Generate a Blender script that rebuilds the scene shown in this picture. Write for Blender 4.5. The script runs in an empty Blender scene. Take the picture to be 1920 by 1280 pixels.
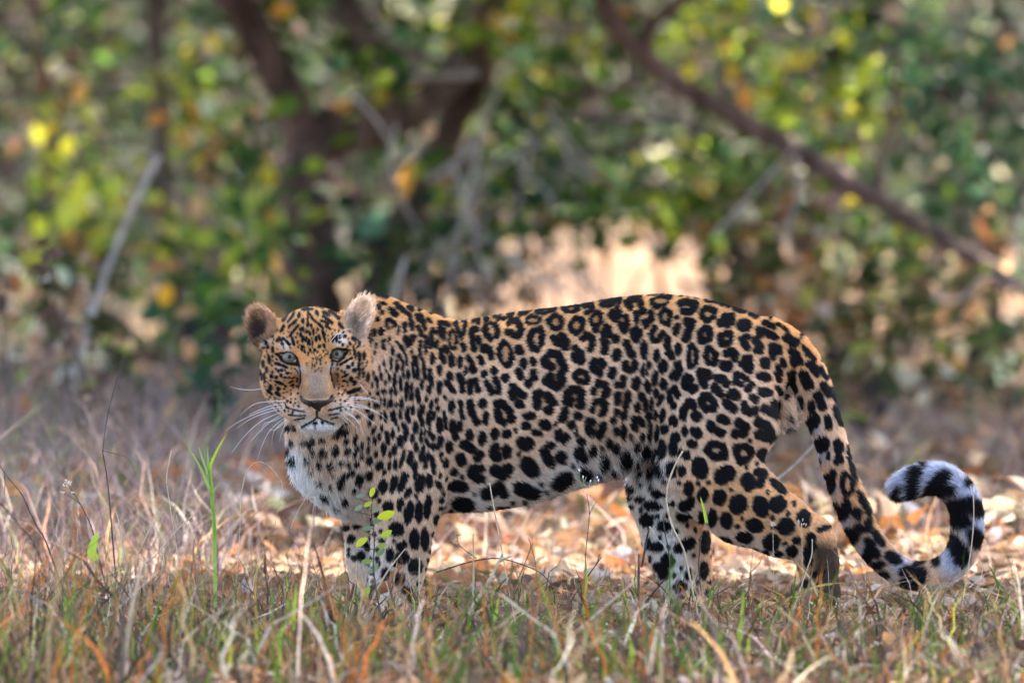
import bpy, math, random
import numpy as np
from mathutils import Vector, noise as mnoise

# ------------------------------------------------------------------ camera, sky, sun, exposure
SC = bpy.context.scene
COL = SC.collection
CAM_D, CAM_H, ZC = 18.0, 1.40, 0.624          # distance to the animal, camera height, height it looks at
K = 2.35 / 1920.0                             # metres per photo pixel at the animal
TILT = (CAM_H - ZC) / CAM_D
cam_data = bpy.data.cameras.new('camera')
cam = bpy.data.objects.new('camera', cam_data); COL.objects.link(cam)
cam.location = (0, -CAM_D, CAM_H)
cam.rotation_euler = (math.pi / 2 - math.atan(TILT), 0, 0)
cam_data.sensor_width = 36.0
cam_data.lens = 36.0 * math.hypot(CAM_D, CAM_H - ZC) / 2.35
cam_data.clip_end = 400.0
cam_data.dof.use_dof = True
cam_data.dof.focus_distance = CAM_D - 0.17
cam_data.dof.aperture_fstop = 2.5
SC.camera = cam

SUN_DIR = Vector((0.22, 0.62, 0.75)).normalized()      # towards the sun
world = bpy.data.worlds.new('World'); SC.world = world; world.use_nodes = True
wn = world.node_tree.nodes; wl = world.node_tree.links
sky = wn.new('ShaderNodeTexSky'); sky.sky_type = 'NISHITA'; sky.sun_disc = False
sky.sun_elevation = math.asin(SUN_DIR.z)
sky.sun_rotation = math.atan2(SUN_DIR.x, SUN_DIR.y)
sky.dust_density = 3.0; sky.ozone_density = 0.6; sky.air_density = 0.9
wl.new(sky.outputs[0], wn['Background'].inputs[0]); wn['Background'].inputs[1].default_value = 0.15
sun_data = bpy.data.lights.new('sun', 'SUN'); sun_data.energy = 4.2; sun_data.angle = math.radians(0.53)
sun_data.color = (1.0, 0.93, 0.82)
sun = bpy.data.objects.new('sun', sun_data); COL.objects.link(sun)
sun.rotation_euler = SUN_DIR.to_track_quat('Z', 'Y').to_euler()
SC.view_settings.view_transform = 'Standard'; SC.view_settings.look = 'None'
SC.view_settings.gamma = 1.0; SC.view_settings.use_curve_mapping = False
SC.view_settings.exposure = 2.88
SC.render.engine = 'CYCLES'
SC.cycles.max_bounces = 6; SC.cycles.diffuse_bounces = 3; SC.cycles.transmission_bounces = 4
SC.cycles.use_denoising = True

rng = np.random.default_rng(7)
random.seed(7)

# ------------------------------------------------------------------ helpers
def P(px, py, Y=0.0):
    """A point of the place at depth Y (metres behind the animal's mid line)."""
    f = (CAM_D + Y) / CAM_D
    X = (px - 960) * K * f
    V = (640 - py) * K
    c, s = math.cos(math.atan(TILT)), math.sin(math.atan(TILT))
    D = math.hypot(CAM_D, CAM_H - ZC)
    dy = c * D + s * V; dz = -s * D + c * V
    t = (CAM_D + Y) / dy
    return np.array(((px - 960) * K * t, Y, CAM_H + dz * t))

def tag(o, label=None, cat=None, group=None, kind=None):
    if label: o['label'] = label
    if cat: o['category'] = cat
    if group: o['group'] = group
    if kind: o['kind'] = kind
    return o

def empty(name, loc=(0, 0, 0)):
    o = bpy.data.objects.new(name, None); COL.objects.link(o); o.location = tuple(float(v) for v in loc)
    o.empty_display_size = 0.1
    return o

def mesh_obj(name, V, F, m, parent=None, col=None, smooth=True):
    me = bpy.data.meshes.new(name)
    V = np.asarray(V, dtype=np.float32)
    if isinstance(F, np.ndarray):
        n, k = F.shape
        me.vertices.add(len(V)); me.vertices.foreach_set('co', V.ravel())
        me.loops.add(n * k); me.loops.foreach_set('vertex_index', F.astype(np.int32).ravel())
        me.polygons.add(n); me.polygons.foreach_set('loop_start', np.arange(0, n * k, k, dtype=np.int32))
        me.update(calc_edges=True)
    else:
        me.from_pydata([tuple(v) for v in V.tolist()], [], F); me.update()
    if col is not None:
        a = me.attributes.new('Col', 'FLOAT_COLOR', 'POINT')
        c = np.ones((len(V), 4), np.float32); c[:, :3] = col
        a.data.foreach_set('color', c.ravel())
    if smooth and len(me.polygons):
        me.polygons.foreach_set('use_smooth', np.ones(len(me.polygons), dtype=bool))
    me.materials.append(m)
    o = bpy.data.objects.new(name, me); COL.objects.link(o)
    if parent is not None:
        o.parent = parent
        l = Vector(parent.location)
        p = parent.parent
        while p is not None:
            l = l + Vector(p.location); p = p.parent
        me.transform(__import__('mathutils').Matrix.Translation(-l))
    return o

def new_mat(name):
    m = bpy.data.materials.new(name); m.use_nodes = True
    nt = m.node_tree; nt.nodes.clear()
    out = nt.nodes.new('ShaderNodeOutputMaterial')
    return m, nt, out

def attr_node(nt, name='Col'):
    a = nt.nodes.new('ShaderNodeAttribute'); a.attribute_name = name; return a

def leaf_mat(name, trans=0.45, rough=0.5, spec=0.35, boost=1.25, vlo=.75):
    m, nt, out = new_mat(name)
    a = attr_node(nt)
    tex = nt.nodes.new('ShaderNodeTexNoise'); tex.inputs['Scale'].default_value = 60; tex.inputs['Detail'].default_value = 3
    mr = nt.nodes.new('ShaderNodeMapRange'); mr.inputs[1].default_value = .3; mr.inputs[2].default_value = .7
    mr.inputs[3].default_value = vlo; mr.inputs[4].default_value = 1.2
    nt.links.new(tex.outputs[0], mr.inputs[0])
    mul = nt.nodes.new('ShaderNodeVectorMath'); mul.operation = 'SCALE'
    nt.links.new(a.outputs['Color'], mul.inputs[0]); nt.links.new(mr.outputs[0], mul.inputs['Scale'])
    p = nt.nodes.new('ShaderNodeBsdfPrincipled')
    nt.links.new(mul.outputs[0], p.inputs['Base Color'])
    p.inputs['Roughness'].default_value = rough; p.inputs['Specular IOR Level'].default_value = spec
    t = nt.nodes.new('ShaderNodeBsdfTranslucent')
    b = nt.nodes.new('ShaderNodeVectorMath'); b.operation = 'SCALE'; b.inputs['Scale'].default_value = boost
    nt.links.new(mul.outputs[0], b.inputs[0]); nt.links.new(b.outputs[0], t.inputs['Color'])
    mx = nt.nodes.new('ShaderNodeMixShader'); mx.inputs[0].default_value = trans
    nt.links.new(p.outputs[0], mx.inputs[1]); nt.links.new(t.outputs[0], mx.inputs[2])
    nt.links.new(mx.outputs[0], out.inputs[0])
    return m

def bark_mat(name, c1, c2, scale=14):
    m, nt, out = new_mat(name)
    tc = nt.nodes.new('ShaderNodeTexCoord')
    mp = nt.nodes.new('ShaderNodeMapping'); mp.inputs['Scale'].default_value = (1, 1, .3)
    nt.links.new(tc.outputs['Object'], mp.inputs[0])
    n1 = nt.nodes.new('ShaderNodeTexNoise'); n1.inputs['Scale'].default_value = scale; n1.inputs['Detail'].default_value = 6
    nt.links.new(mp.outputs[0], n1.inputs['Vector'])
    r = nt.nodes.new('ShaderNodeValToRGB')
    r.color_ramp.elements[0].position = .35; r.color_ramp.elements[0].color = (*c1, 1)
    r.color_ramp.elements[1].position = .68; r.color_ramp.elements[1].color = (*c2, 1)
    nt.links.new(n1.outputs[0], r.inputs[0])
    b = nt.nodes.new('ShaderNodeBump'); b.inputs['Strength'].default_value = .7; b.inputs['Distance'].default_value = .02
    nt.links.new(n1.outputs[0], b.inputs['Height'])
    p = nt.nodes.new('ShaderNodeBsdfPrincipled'); p.inputs['Roughness'].default_value = .85
    p.inputs['Specular IOR Level'].default_value = .2
    nt.links.new(r.outputs[0], p.inputs['Base Color']); nt.links.new(b.outputs[0], p.inputs['Normal'])
    nt.links.new(p.outputs[0], out.inputs[0])
    return m

def plain_mat(name, c, rough=.7, spec=.3):
    m, nt, out = new_mat(name)
    p = nt.nodes.new('ShaderNodeBsdfPrincipled')
    n1 = nt.nodes.new('ShaderNodeTexNoise'); n1.inputs['Scale'].default_value = 180; n1.inputs['Detail'].default_value = 3
    mx = nt.nodes.new('ShaderNodeMix'); mx.data_type = 'RGBA'
    mx.inputs[6].default_value = (*[v * .7 for v in c], 1); mx.inputs[7].default_value = (*[min(1, v * 1.2) for v in c], 1)
    nt.links.new(n1.outputs[0], mx.inputs[0]); nt.links.new(mx.outputs[2], p.inputs['Base Color'])
    p.inputs['Roughness'].default_value = rough; p.inputs['Specular IOR Level'].default_value = spec
    nt.links.new(p.outputs[0], out.inputs[0])
    return m

def catmull(pts, n):
    pts = np.asarray(pts, float)
    if len(pts) == 2:
        t = np.linspace(0, 1, n)[:, None]; return pts[0] * (1 - t) + pts[1] * t
    e = np.vstack([2 * pts[0] - pts[1], pts, 2 * pts[-1] - pts[-2]])
    u = np.linspace(0, len(pts) - 1 - 1e-6, n); i = u.astype(int); t = (u - i)[:, None]
    p0, p1, p2, p3 = e[i], e[i + 1], e[i + 2], e[i + 3]
    return .5 * (2 * p1 + (p2 - p0) * t + (2 * p0 - 5 * p1 + 4 * p2 - p3) * t * t + (3 * p1 - p0 - 3 * p2 + p3) * t ** 3)

def tube(pts, radii, n=12, sides=8, wob=0.0, seed=0):
    """A tapered tube through the points; returns vertices and faces."""
    r_ = np.random.default_rng(seed)
    C = catmull(pts, n); R = np.interp(np.linspace(0, 1, n), np.linspace(0, 1, len(radii)), radii)
    T = np.gradient(C, axis=0); T /= np.linalg.norm(T, axis=1)[:, None] + 1e-9
    a = np.array((0, 0, 1.0)) if abs(T[0][2]) < .9 else np.array((1.0, 0, 0))
    V = []; U = np.cross(T[0], a); U /= np.linalg.norm(U)
    for i in range(n):
        U = U - T[i] * U.dot(T[i]); U /= np.linalg.norm(U); W = np.cross(T[i], U)
        for k in range(sides):
            th = 2 * math.pi * k / sides
            V.append(C[i] + (U * math.cos(th) + W * math.sin(th)) * R[i] * (1 + wob * r_.normal()))
    F = []
    for i in range(n - 1):
        for k in range(sides):
            k2 = (k + 1) % sides
            F.append((i * sides + k, i * sides + k2, (i + 1) * sides + k2, (i + 1) * sides + k))
    F.append(tuple(range(sides - 1, -1, -1))); F.append(tuple((n - 1) * sides + k for k in range(sides)))
    return V, F

def join_tubes(specs):
    V, F = [], []
    for s in specs:
        v, f = tube(*s[0:2], **s[2]); o = len(V); V += v; F += [tuple(i + o for i in q) for q in f]
    return V, F

def norm(a): return a / (np.linalg.norm(a, axis=-1, keepdims=True) + 1e-9)

def leaf_cloud(pos, size, cols, up_bias=.5, width=.62, droop=.25, seed=0):
    """Pointed oval leaves folded on their midrib: 7 vertices, 6 triangles each."""
    r_ = np.random.default_rng(seed); n = len(pos)
    nrm = r_.normal(size=(n, 3)); nrm[:, 2] = np.abs(nrm[:, 2]) + up_bias; nrm = norm(nrm)
    d = r_.normal(size=(n, 3)); d -= nrm * (d * nrm).sum(1, keepdims=True); d = norm(d)
    s = np.cross(nrm, d)
    L = np.asarray(size)[:, None] * np.ones((n, 1)); W = L * width * r_.uniform(.8, 1.2, (n, 1)) * .5
    fold = L * r_.uniform(-.02, .14, (n, 1)); dr = L * r_.uniform(0, 1, (n, 1)) * droop
    b = pos
    m1 = b + d * L * .33; m2 = b + d * L * .68 - nrm * dr * .4; t = b + d * L - nrm * dr
    l1 = m1 + s * W + nrm * fold; r1 = m1 - s * W + nrm * fold
    l2 = m2 + s * W * .8 + nrm * fold; r2 = m2 - s * W * .8 + nrm * fold
    V = np.stack([b, l1, m1, r1, l2, m2, r2, t], 1).reshape(-1, 3)
    tri = np.array([(0, 2, 1), (0, 3, 2), (1, 2, 5), (1, 5, 4), (2, 3, 6), (2, 6, 5), (4, 5, 7), (5, 6, 7)])
    F = (np.arange(n)[:, None, None] * 8 + tri[None]).reshape(-1, 3)
    return V, F, np.repeat(cols, 8, axis=0)

def blades(base, height, lean, width, cols, seg=4, tip=.0, curl=1.0, seed=0):
    """Curved flat grass blades."""
    r_ = np.random.default_rng(seed); n = len(base)
    az = r_.uniform(0, 2 * np.pi, n); d = np.stack([np.cos(az), np.sin(az), np.zeros(n)], 1)
    fa = r_.uniform(0, 2 * np.pi, n); s = np.stack([np.cos(fa), np.sin(fa), np.zeros(n)], 1)
    kink = r_.normal(0, .12, (n, 3)) * height[:, None]
    V = np.zeros((n, seg + 1, 2, 3))
    for i in range(seg + 1):
        t = i / seg
        c = base + np.array((0, 0, 1.)) * (height * (t - .35 * lean * t * t))[:, None] \
            + d * (height * lean * curl * t ** 2)[:, None] + kink * (t * (1 - t) * (1 if i % 2 else -.6))
        w = width * (1 - t * (1 - tip)) ** .7 * .5
        V[:, i, 0] = c - s * w[:, None]; V[:, i, 1] = c + s * w[:, None]
    q = []
    for i in range(seg): q.append((2 * i, 2 * i + 1, 2 * i + 3, 2 * i + 2))
    F = (np.arange(n)[:, None, None] * (2 * (seg + 1)) + np.array(q)[None]).reshape(-1, 4)
    return V.reshape(-1, 3), F, np.repeat(cols, 2 * (seg + 1), axis=0)

def pick(palette, n, r_):
    """palette: list of (weight, (r,g,b)); returns n colours with individual variation."""
    w = np.array([p[0] for p in palette], float); w /= w.sum()
    c = np.array([p[1] for p in palette])[r_.choice(len(w), n, p=w)]
    return np.clip(c * r_.uniform(.7, 1.3, (n, 1)) * r_.uniform(.9, 1.1, (n, 3)), 0, .9)

def ground_z(x, y):
    x = np.asarray(x, float); y = np.asarray(y, float)
    z = .018 * np.sin(x * 2.1 + y * .7) * np.cos(y * 1.3 + .5) + .010 * np.sin(x * 5.3 + 1) * np.sin(y * 4.1)
    z = z * np.clip(np.hypot((x) / 1.0, y / .35) - .2, .25, 1)
    z = z + .42 * np.exp(-((x - .75) / 1.4) ** 2 - ((y - 17.5) / 3.2) ** 2)
    return z
# ------------------------------------------------------------------ the leopard
# coat markings in the animal's side plane, traced mark by mark, with crease shade and the shadow under the chin painted in: "E x y rx ry angle" a spot, "P r x,y x,y .." a stroke, "C" a closed ring
COAT = [
(690,540,6.4,'''P 28 100,90 200,110|E 165 190 50 22 10|E 115 240 40 40|E 160 300 30 35 30|E 290 290 75 45 45|P 28 310,185 400,260 480,330 510,420 515,490|P 28 430,430 430,510|P 25 460,230 510,260|P 26 215,410 250,380 310,420|P 24 210,430 240,480|P 24 310,420 310,460|E 155 520 35 50|E 360 510 20 55 10|E 110 380 30 35|P 36 440,600 485,680 535,580|P 26 570,330 590,380|P 26 610,330 650,430 675,490|E 715 385 45 20 40|P 22 590,460 630,560|P 20 680,580 685,780|P 20 615,630 620,790|P 20 650,830 670,960 690,1070|P 16 340,640 410,720 450,800 470,900|P 17 370,790 420,880 430,1050|E 350 920 22 75|E 280 890 20 80|P 21 545,820 540,930 560,1060|P 21 570,830 590,950 600,1060|E 485 1020 22 60 -10|E 400 1120 20 90 -5|E 325 1090 20 85|E 265 1060 20 45|E 215 1120 18 45|E 20 620 22 70|E 75 540 20 50|E 90 690 15 30|E 80 770 20 30|E 190 625 25 22|E 255 620 15 50|E 190 700 20 60 -20|E 300 740 20 60|E 25 850 25 45|E 195 880 15 40|E 145 940 15 30|E 165 1040 18 50|E 100 1060 25 30|E 60 1000 20 30|E 220 985 15 25|E 120 1130 20 45|E 50 1130 20 40|E 195 1215 35 30|E 285 1230 22 45|E 335 1230 20 40|E 130 1240 20 30|P 28 745,690 745,560 760,500 800,530|P 28 810,640 800,690|P 26 840,430 860,570|P 24 890,490 895,600|E 920 430 60 30 20|E 850 420 40 30|E 765 840 30 80 -5|C 24 985,510 970,600 990,700 1030,720 1045,640 1010,540|P 26 1030,430 1060,500 1090,560 1110,600|P 26 1150,420 1140,500 1120,570|P 24 1110,400 1150,410|P 30 870,820 870,740 910,700 950,760|P 26 890,830 900,880|P 38 985,820 1000,910|E 855 970 35 65|P 28 740,970 760,1150|P 36 975,1030 985,1070|P 34 940,1110 990,1190 1020,1230|P 34 1080,1040 1120,1110 1130,1220|E 855 1180 35 80|E 650 1150 25 60|E 730 1200 25 60 -10|E 470 1180 28 70|E 600 1230 25 50|E 530 1180 15 70|P 26 1130,680 1140,740|P 26 1095,830 1100,930|P 26 1190,810 1230,890 1260,990|E 1255 980 40 45|E 1165 990 22 50|P 24 1120,690 1160,720|P 30 1260,740 1235,640 1235,510 1290,500|P 30 1320,600 1320,650|E 1260 730 40 35|P 22 1240,410 1290,390 1310,430|E 1400 390 35 30|P 34 1390,470 1400,540 1450,610|P 34 1510,460 1540,520 1530,580|E 1465 425 35 20|P 22 1500,350 1540,380 1610,380|P 18 1480,325 1560,320|E 1690 335 50 25 -30|P 34 1370,750 1390,700 1450,740 1470,830|P 32 1330,830 1360,890|E 1370 890 25 30|C 38 1620,650 1570,730 1600,860 1660,920 1710,850 1670,720|E 1505 990 40 55 -20|E 1390 1025 38 45|P 34 1415,1130 1450,1190 1480,1250 1550,1230 1560,1160 1510,1090|E 1640 1075 50 55|P 32 1220,1110 1220,1240|P 32 1280,1110 1320,1220|P 28 1230,1110 1280,1100'''),
(950,540,6.4,'''P 20 0,290 70,275|P 22 130,280 260,265|P 20 400,235 500,225 620,215|P 18 830,185 1010,160|P 18 1080,150 1290,115|P 22 1440,90 1610,60|P 24 1680,80 1900,55|E 30 340 40 25 -20|E 180 315 70 28 -15|P 20 330,295 430,260 560,255|P 20 340,305 420,315 540,275|P 22 650,260 720,225 840,225|P 22 680,290 780,290 840,265|P 28 900,220 1010,220 1000,280 940,300|P 24 1110,205 1180,170 1340,140 1330,180|P 22 1110,210 1190,225 1260,190|P 40 40,400 110,400 155,500 130,580 60,560 0,530|E 0 430 30 30|C 24 220,390 280,350 380,385 340,420 250,430|C 36 490,400 560,340 630,380 620,470 540,480|C 38 760,440 810,370 880,390 880,480 810,530 750,490|C 32 1000,380 1040,310 1100,310 1110,400 1060,450 1000,420|E 1045 490 35 50|P 34 1240,330 1250,290|P 34 1310,250 1330,290|P 36 1230,330 1280,380 1330,330|P 38 1420,190 1480,150 1570,130 1590,210 1600,280|E 1460 235 40 40|C 34 1720,180 1800,140 1880,140 1930,110 1860,200 1770,215|P 38 270,560 260,640 290,720 350,740|P 34 290,530 330,510|P 38 380,490 410,580 400,670|P 44 550,600 570,640 640,670 680,710|P 44 640,570 690,640 690,710|P 40 890,600 950,560 1000,610 1010,680 980,730|P 44 1180,480 1150,560 1140,620|P 38 1200,480 1225,560|P 50 1165,660 1150,750|E 1290 610 50 50|P 36 1410,350 1420,430 1390,520 1350,470 1340,430|P 34 1530,310 1540,400|P 34 1590,250 1620,290|P 36 1710,300 1710,370 1650,450 1630,410|P 40 1500,510 1500,580 1530,620|P 38 1530,490 1570,530 1560,570|P 34 1750,480 1710,560 1740,630 1800,620 1850,540|C 36 1830,330 1880,270 1930,310 1910,430 1850,400|E 135 740 50 70 -15|E 185 890 45 50|E 210 950 22 30|E 300 880 38 60 -15|P 42 130,1000 160,1060|P 44 300,1010 310,1070|P 42 230,1130 250,1150|P 46 440,840 450,910 520,940|P 46 500,780 590,790 640,880 670,960|P 52 460,1110 500,1060|P 52 620,1050 650,1110 590,1180 500,1130|P 42 800,720 870,780 880,880|P 42 790,800 810,860 860,880|E 1295 800 55 85 10|P 45 1420,660 1480,800|E 1625 740 48 110|E 1780 800 42 80 5|P 44 1010,950 1030,870|P 44 1100,870 1130,910|P 44 1030,960 1100,1020|E 1245 1010 60 80 20|P 40 1400,900 1400,950 1460,980 1520,940 1510,890|E 1610 970 22 80|E 1690 920 28 50|E 1665 1010 18 35|E 1850 940 50 75|E 1760 1065 38 90 5|C 46 810,1040 850,1000 930,1040 930,1110 850,1100|P 44 1080,1140 1150,1150 1180,1220 1150,1280|E 1025 1235 40 50|P 40 1380,1080 1370,1150 1310,1150|E 1535 1130 60 80|E 1670 1170 40 90 -10|E 1860 1140 45 75|P 44 700,1270 760,1210 840,1210 870,1270|P 46 70,1180 60,1260|P 46 120,1230 190,1280|E 365 1260 60 50|E 1310 1265 45 40|E 1430 1260 45 45|E 1770 1250 30 50|E 1600 1265 45 25'''),
(1210,540,6.4,'''P 22 20,75 250,55|P 26 400,75 520,85 610,105|P 18 660,90 800,115|P 28 700,150 870,165|P 24 870,190 980,210|P 14 960,175 1100,205|P 30 1040,240 1160,275|P 24 1230,310 1320,340|P 14 1270,290 1390,320|P 32 1400,410 1520,470|P 16 1560,430 1690,515|P 42 390,190 480,170 570,190 560,250 500,290 430,280|C 42 660,310 700,250 800,270 780,340 720,380 660,340|P 55 880,420 930,360 990,350|P 50 940,430 1000,400|E 1155 445 92 80|P 48 470,400 530,410 500,500 460,600|E 355 495 42 80 15|C 48 640,540 690,490 740,520 730,600 650,620|C 48 880,590 940,560 990,570 970,640 900,660|P 42 1190,580 1140,600|P 42 1130,610 1160,670 1190,710|P 40 1280,620 1340,670|P 42 1340,680 1340,740 1300,740|P 46 1340,500 1350,560|P 46 1440,530 1530,580|P 40 1350,510 1400,510|P 55 1680,590 1780,650|P 42 1490,690 1560,700 1580,750|P 42 1490,740 1510,820|P 38 1720,740 1770,760|P 40 1780,770 1840,870|P 38 1740,830 1770,900|P 20 1880,700 1920,790|P 42 250,610 240,700|P 42 260,760 300,810|E 375 730 40 75|C 42 540,700 515,800 520,920 570,880 570,770|C 46 740,730 710,810 740,880 790,890 800,800|P 46 950,780 1000,750 1050,790|P 40 1050,800 1040,840|E 940 930 78 70 15|P 66 1150,890 1200,850 1200,950|E 1405 890 65 75 -20|E 1630 880 40 70 -25|P 43 370,900 390,970 350,1060 310,1050 330,1020|E 190 935 58 85|P 42 470,1060 450,1120|P 40 510,1070 520,1100|P 46 470,1170 540,1220 560,1190|P 50 630,1000 700,1010|P 50 640,1030 660,1120|P 46 710,1020 720,1060|P 46 670,1130 680,1160|P 50 830,1080 890,1090 930,1140|P 46 790,1180 850,1250|P 38 1040,1120 1050,1040 1110,1040 1180,1080|P 36 1050,1120 1110,1150|E 1390 1050 100 55 10|P 35 1560,930 1600,1010|P 35 1550,1010 1580,1090|P 55 1740,1020 1740,1090|P 62 1735,1160 1750,1200|P 45 1180,1200 1230,1160|E 1400 1230 100 50 15|P 28 1550,1170 1610,1250|P 30 270,1240 340,1180|E 365 1250 35 40|E 110 1240 35 45|E 690 1275 50 30|E 1010 1260 80 60'''),
(690,730,6.4,'''E 75 95 22 30|E 110 180 40 40|E 160 120 15 40|E 205 130 18 45|E 275 150 30 60 20|E 345 160 30 30|E 415 150 22 80|E 460 70 22 45|E 530 80 28 55|P 26 600,30 610,130|E 705 95 20 45|E 760 160 25 50|E 50 300 35 40|E 160 285 18 45|E 215 310 25 70 -10|E 310 300 32 75|E 345 380 25 40|E 395 280 18 65|P 26 490,200 470,280 500,360|E 545 230 22 70|P 26 660,180 660,250|P 26 620,240 640,330 660,400|P 28 740,250 725,390|P 26 790,270 770,340|E 860 410 42 100 -5|P 18 910,250 940,450|E 80 460 25 60 30|E 180 440 22 45|E 25 390 25 40|P 28 240,510 260,610|E 310 510 25 70|P 30 430,400 470,480 450,570|P 34 390,560 400,640|E 575 440 35 80 -5|E 375 445 16 50|E 535 570 30 50|E 640 540 20 85|E 685 500 15 50|E 735 490 22 55|E 585 670 28 60|E 775 560 28 50|P 36 870,560 860,640 800,680 770,650|P 22 700,570 730,660|E 100 590 25 50|E 150 540 22 45|E 20 570 25 30|E 205 690 35 80|E 115 735 25 45|E 20 680 25 50|E 330 700 30 60|E 275 750 22 50|E 425 800 28 110 15|E 510 800 40 90 10|E 655 740 32 100 10|E 720 770 25 60|E 690 860 25 70|E 780 880 30 110 -8|E 30 820 45 50|E 155 880 45 60 20|E 270 890 25 65|E 340 870 28 70|E 205 965 25 40|E 30 990 42 70 20|E 570 900 35 70|E 575 1000 28 60 20|E 630 1100 58 120 10|E 735 1070 38 95 -8|E 850 1120 30 60 -35|E 195 1130 58 85|P 42 335,1040 310,1170|P 42 450,1010 440,1080 390,1160|E 490 1210 40 70 20|E 75 1210 60 60|E 1005 185 35 85|P 26 1100,140 1110,240 1130,320|P 40 1220,150 1225,230 1270,340 1300,380|E 1365 160 55 55|E 1405 330 38 80|P 46 1540,160 1610,160 1690,250|P 46 1560,290 1570,350 1620,380|E 1710 340 50 55|P 42 1540,170 1545,300|P 40 1710,40 1730,90|P 40 1800,30 1850,60|E 1805 165 60 50|P 38 1010,380 1020,480 1050,560|E 1095 430 35 65|E 1215 530 45 75 -15|E 1365 570 50 90|E 1510 525 45 65|E 1650 520 60 55|P 55 1150,640 1220,680 1240,700|E 970 670 45 80|E 925 860 40 60|E 875 780 22 70|E 1105 820 65 85 -20|P 50 1330,760 1300,810|P 55 1510,680 1500,760 1540,800|E 1650 720 55 85|E 1020 975 50 45|P 48 1240,930 1340,930|P 50 1220,980 1280,1040 1340,1050|P 68 1510,950 1590,1000 1650,930|E 1070 1145 120 70 5|P 66 1380,1230 1450,1200|P 56 1540,1130 1590,1230'''),
(950,730,6.4,'''P 48 380,30 340,100 350,190|P 55 480,80 540,150|E 485 235 60 55|P 52 710,50 700,120 750,140|P 50 870,30 870,100|P 46 850,180 880,180|E 1020 25 45 40|E 1165 25 55 40|P 42 1040,140 1090,130|P 42 1150,160 1160,230 1120,280|E 1015 230 35 40|P 40 1310,60 1310,140|P 38 1430,40 1440,110 1400,180|E 1600 70 42 50|E 1550 200 40 65|E 1645 180 30 75|E 1720 170 22 80|E 1770 40 30 45|E 1825 120 30 80 20|E 260 305 85 45|E 440 405 80 60 25|E 215 425 55 48|E 350 505 70 38 15|P 50 680,250 650,340|E 830 300 58 42 25|E 755 410 50 50|P 48 970,370 1000,370|P 44 950,440 960,490 990,500|P 46 1130,420 1090,520|E 1300 260 40 50|E 1385 295 40 65 15|E 1260 350 35 40|E 1285 475 35 50|E 1370 490 38 85|P 44 1510,350 1510,430|P 38 1570,350 1600,400|E 1690 320 35 55|E 1765 300 20 60|E 1860 290 40 85 10|E 1700 490 25 120|E 1790 500 28 90|E 1890 450 40 55|E 600 520 48 75 15|E 680 570 45 75 20|E 210 630 110 85 15|E 500 650 60 45|P 58 430,730 490,850|E 620 780 65 75|P 92 220,870 270,930|E 870 590 55 50|E 840 730 75 80 20|E 900 780 40 50|E 1005 690 50 75 15|E 1200 610 45 55|E 1285 660 40 55 30|E 1140 820 60 90 15|E 1410 770 85 100 -15|E 1540 640 40 45|E 1600 540 30 40|E 1660 700 60 70|E 910 960 90 80|P 90 560,1110 660,1020|P 86 130,1160 260,1210|E 1240 940 40 60|E 1570 830 35 60|E 1870 670 45 110 -10|E 1770 760 30 90|E 1835 870 35 100 -20|E 1740 950 50 80 -30|E 830 1180 60 40'''),
(800,860,4.0,'''E 255 330 80 58|E 85 440 40 42|E 540 370 70 28|E 760 375 100 24|E 920 300 60 25'''),
(1210,730,6.4,'''E 285 110 35 60 -20|E 325 180 35 45|E 370 55 32 50|P 44 520,150 440,220 430,310|E 580 305 70 60|P 44 500,140 550,180|C 56 660,110 720,90 780,170 770,210 710,210 660,150|P 40 830,20 870,50|P 48 960,60 1050,70|P 50 930,140 1000,210 1020,220|E 1260 95 70 45 30|P 50 1140,170 1160,230 1210,260 1270,230|P 52 1390,210 1440,230 1520,260 1560,180 1510,150|E 1400 25 100 50|P 50 740,400 780,460 880,500|E 890 345 85 55 20|P 58 1070,380 1150,430 1130,500 1040,510|P 60 1310,370 1400,400 1480,490 1420,550 1310,510|E 320 360 48 70 -15|E 450 480 35 65 -10|E 580 495 80 55 40|E 535 630 60 55 10|E 345 560 55 70|P 45 320,640 330,720|E 475 765 40 55|E 400 730 30 45|C 56 720,700 770,640 880,660 900,770 800,770|C 56 1060,690 1150,680 1220,720 1160,800 1100,830|P 75 1380,760 1460,800|P 82 610,870 640,960|E 600 950 70 60|P 52 300,860 310,960|E 415 940 50 60|P 98 880,1020 950,980|P 85 1180,1060 1210,1110|P 52 1310,970 1370,980|P 50 1350,1050 1330,1110|E 1550 1140 130 48 42'''),
(1180,880,4.571,'''E 490 145 40 70|E 510 250 35 45|E 455 290 55 45 20|E 610 200 50 65|E 750 220 60 70|E 905 280 75 85 20|E 1100 300 70 95 -20|E 1240 280 75 75|E 690 390 40 75|E 810 415 48 70|E 1045 460 80 60 20|E 1310 470 75 75|E 600 400 30 60|E 960 560 70 50 15|E 800 585 60 25 15|E 1190 600 72 75|E 1465 400 60 72 -15|E 1405 590 38 35|E 1365 680 50 50|E 1255 705 35 22|E 1330 780 55 32|E 1045 690 45 32|E 1140 710 35 40|E 1525 565 45 50|P 45 1500,680 1540,640|E 1630 490 60 25 -15|E 1515 760 40 45|E 1570 870 30 25|E 1580 970 22 25|E 1500 960 40 50|E 1640 850 20 20|E 40 130 30 50|E 100 240 40 30|E 200 300 80 40 15|E 150 430 60 60|E 300 480 60 50|E 250 190 60 36|E 170 630 20 50|E 240 660 55 45|P 45 430,670 520,620|E 650 620 45 100|E 330 780 60 70|E 250 830 40 40|E 300 890 50 50|E 440 1000 60 50|E 640 860 35 80|E 690 1060 40 40|E 520 900 40 50|E 320 1120 30 40|E 460 400 60 40|E 560 1050 40 40'''),
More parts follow.
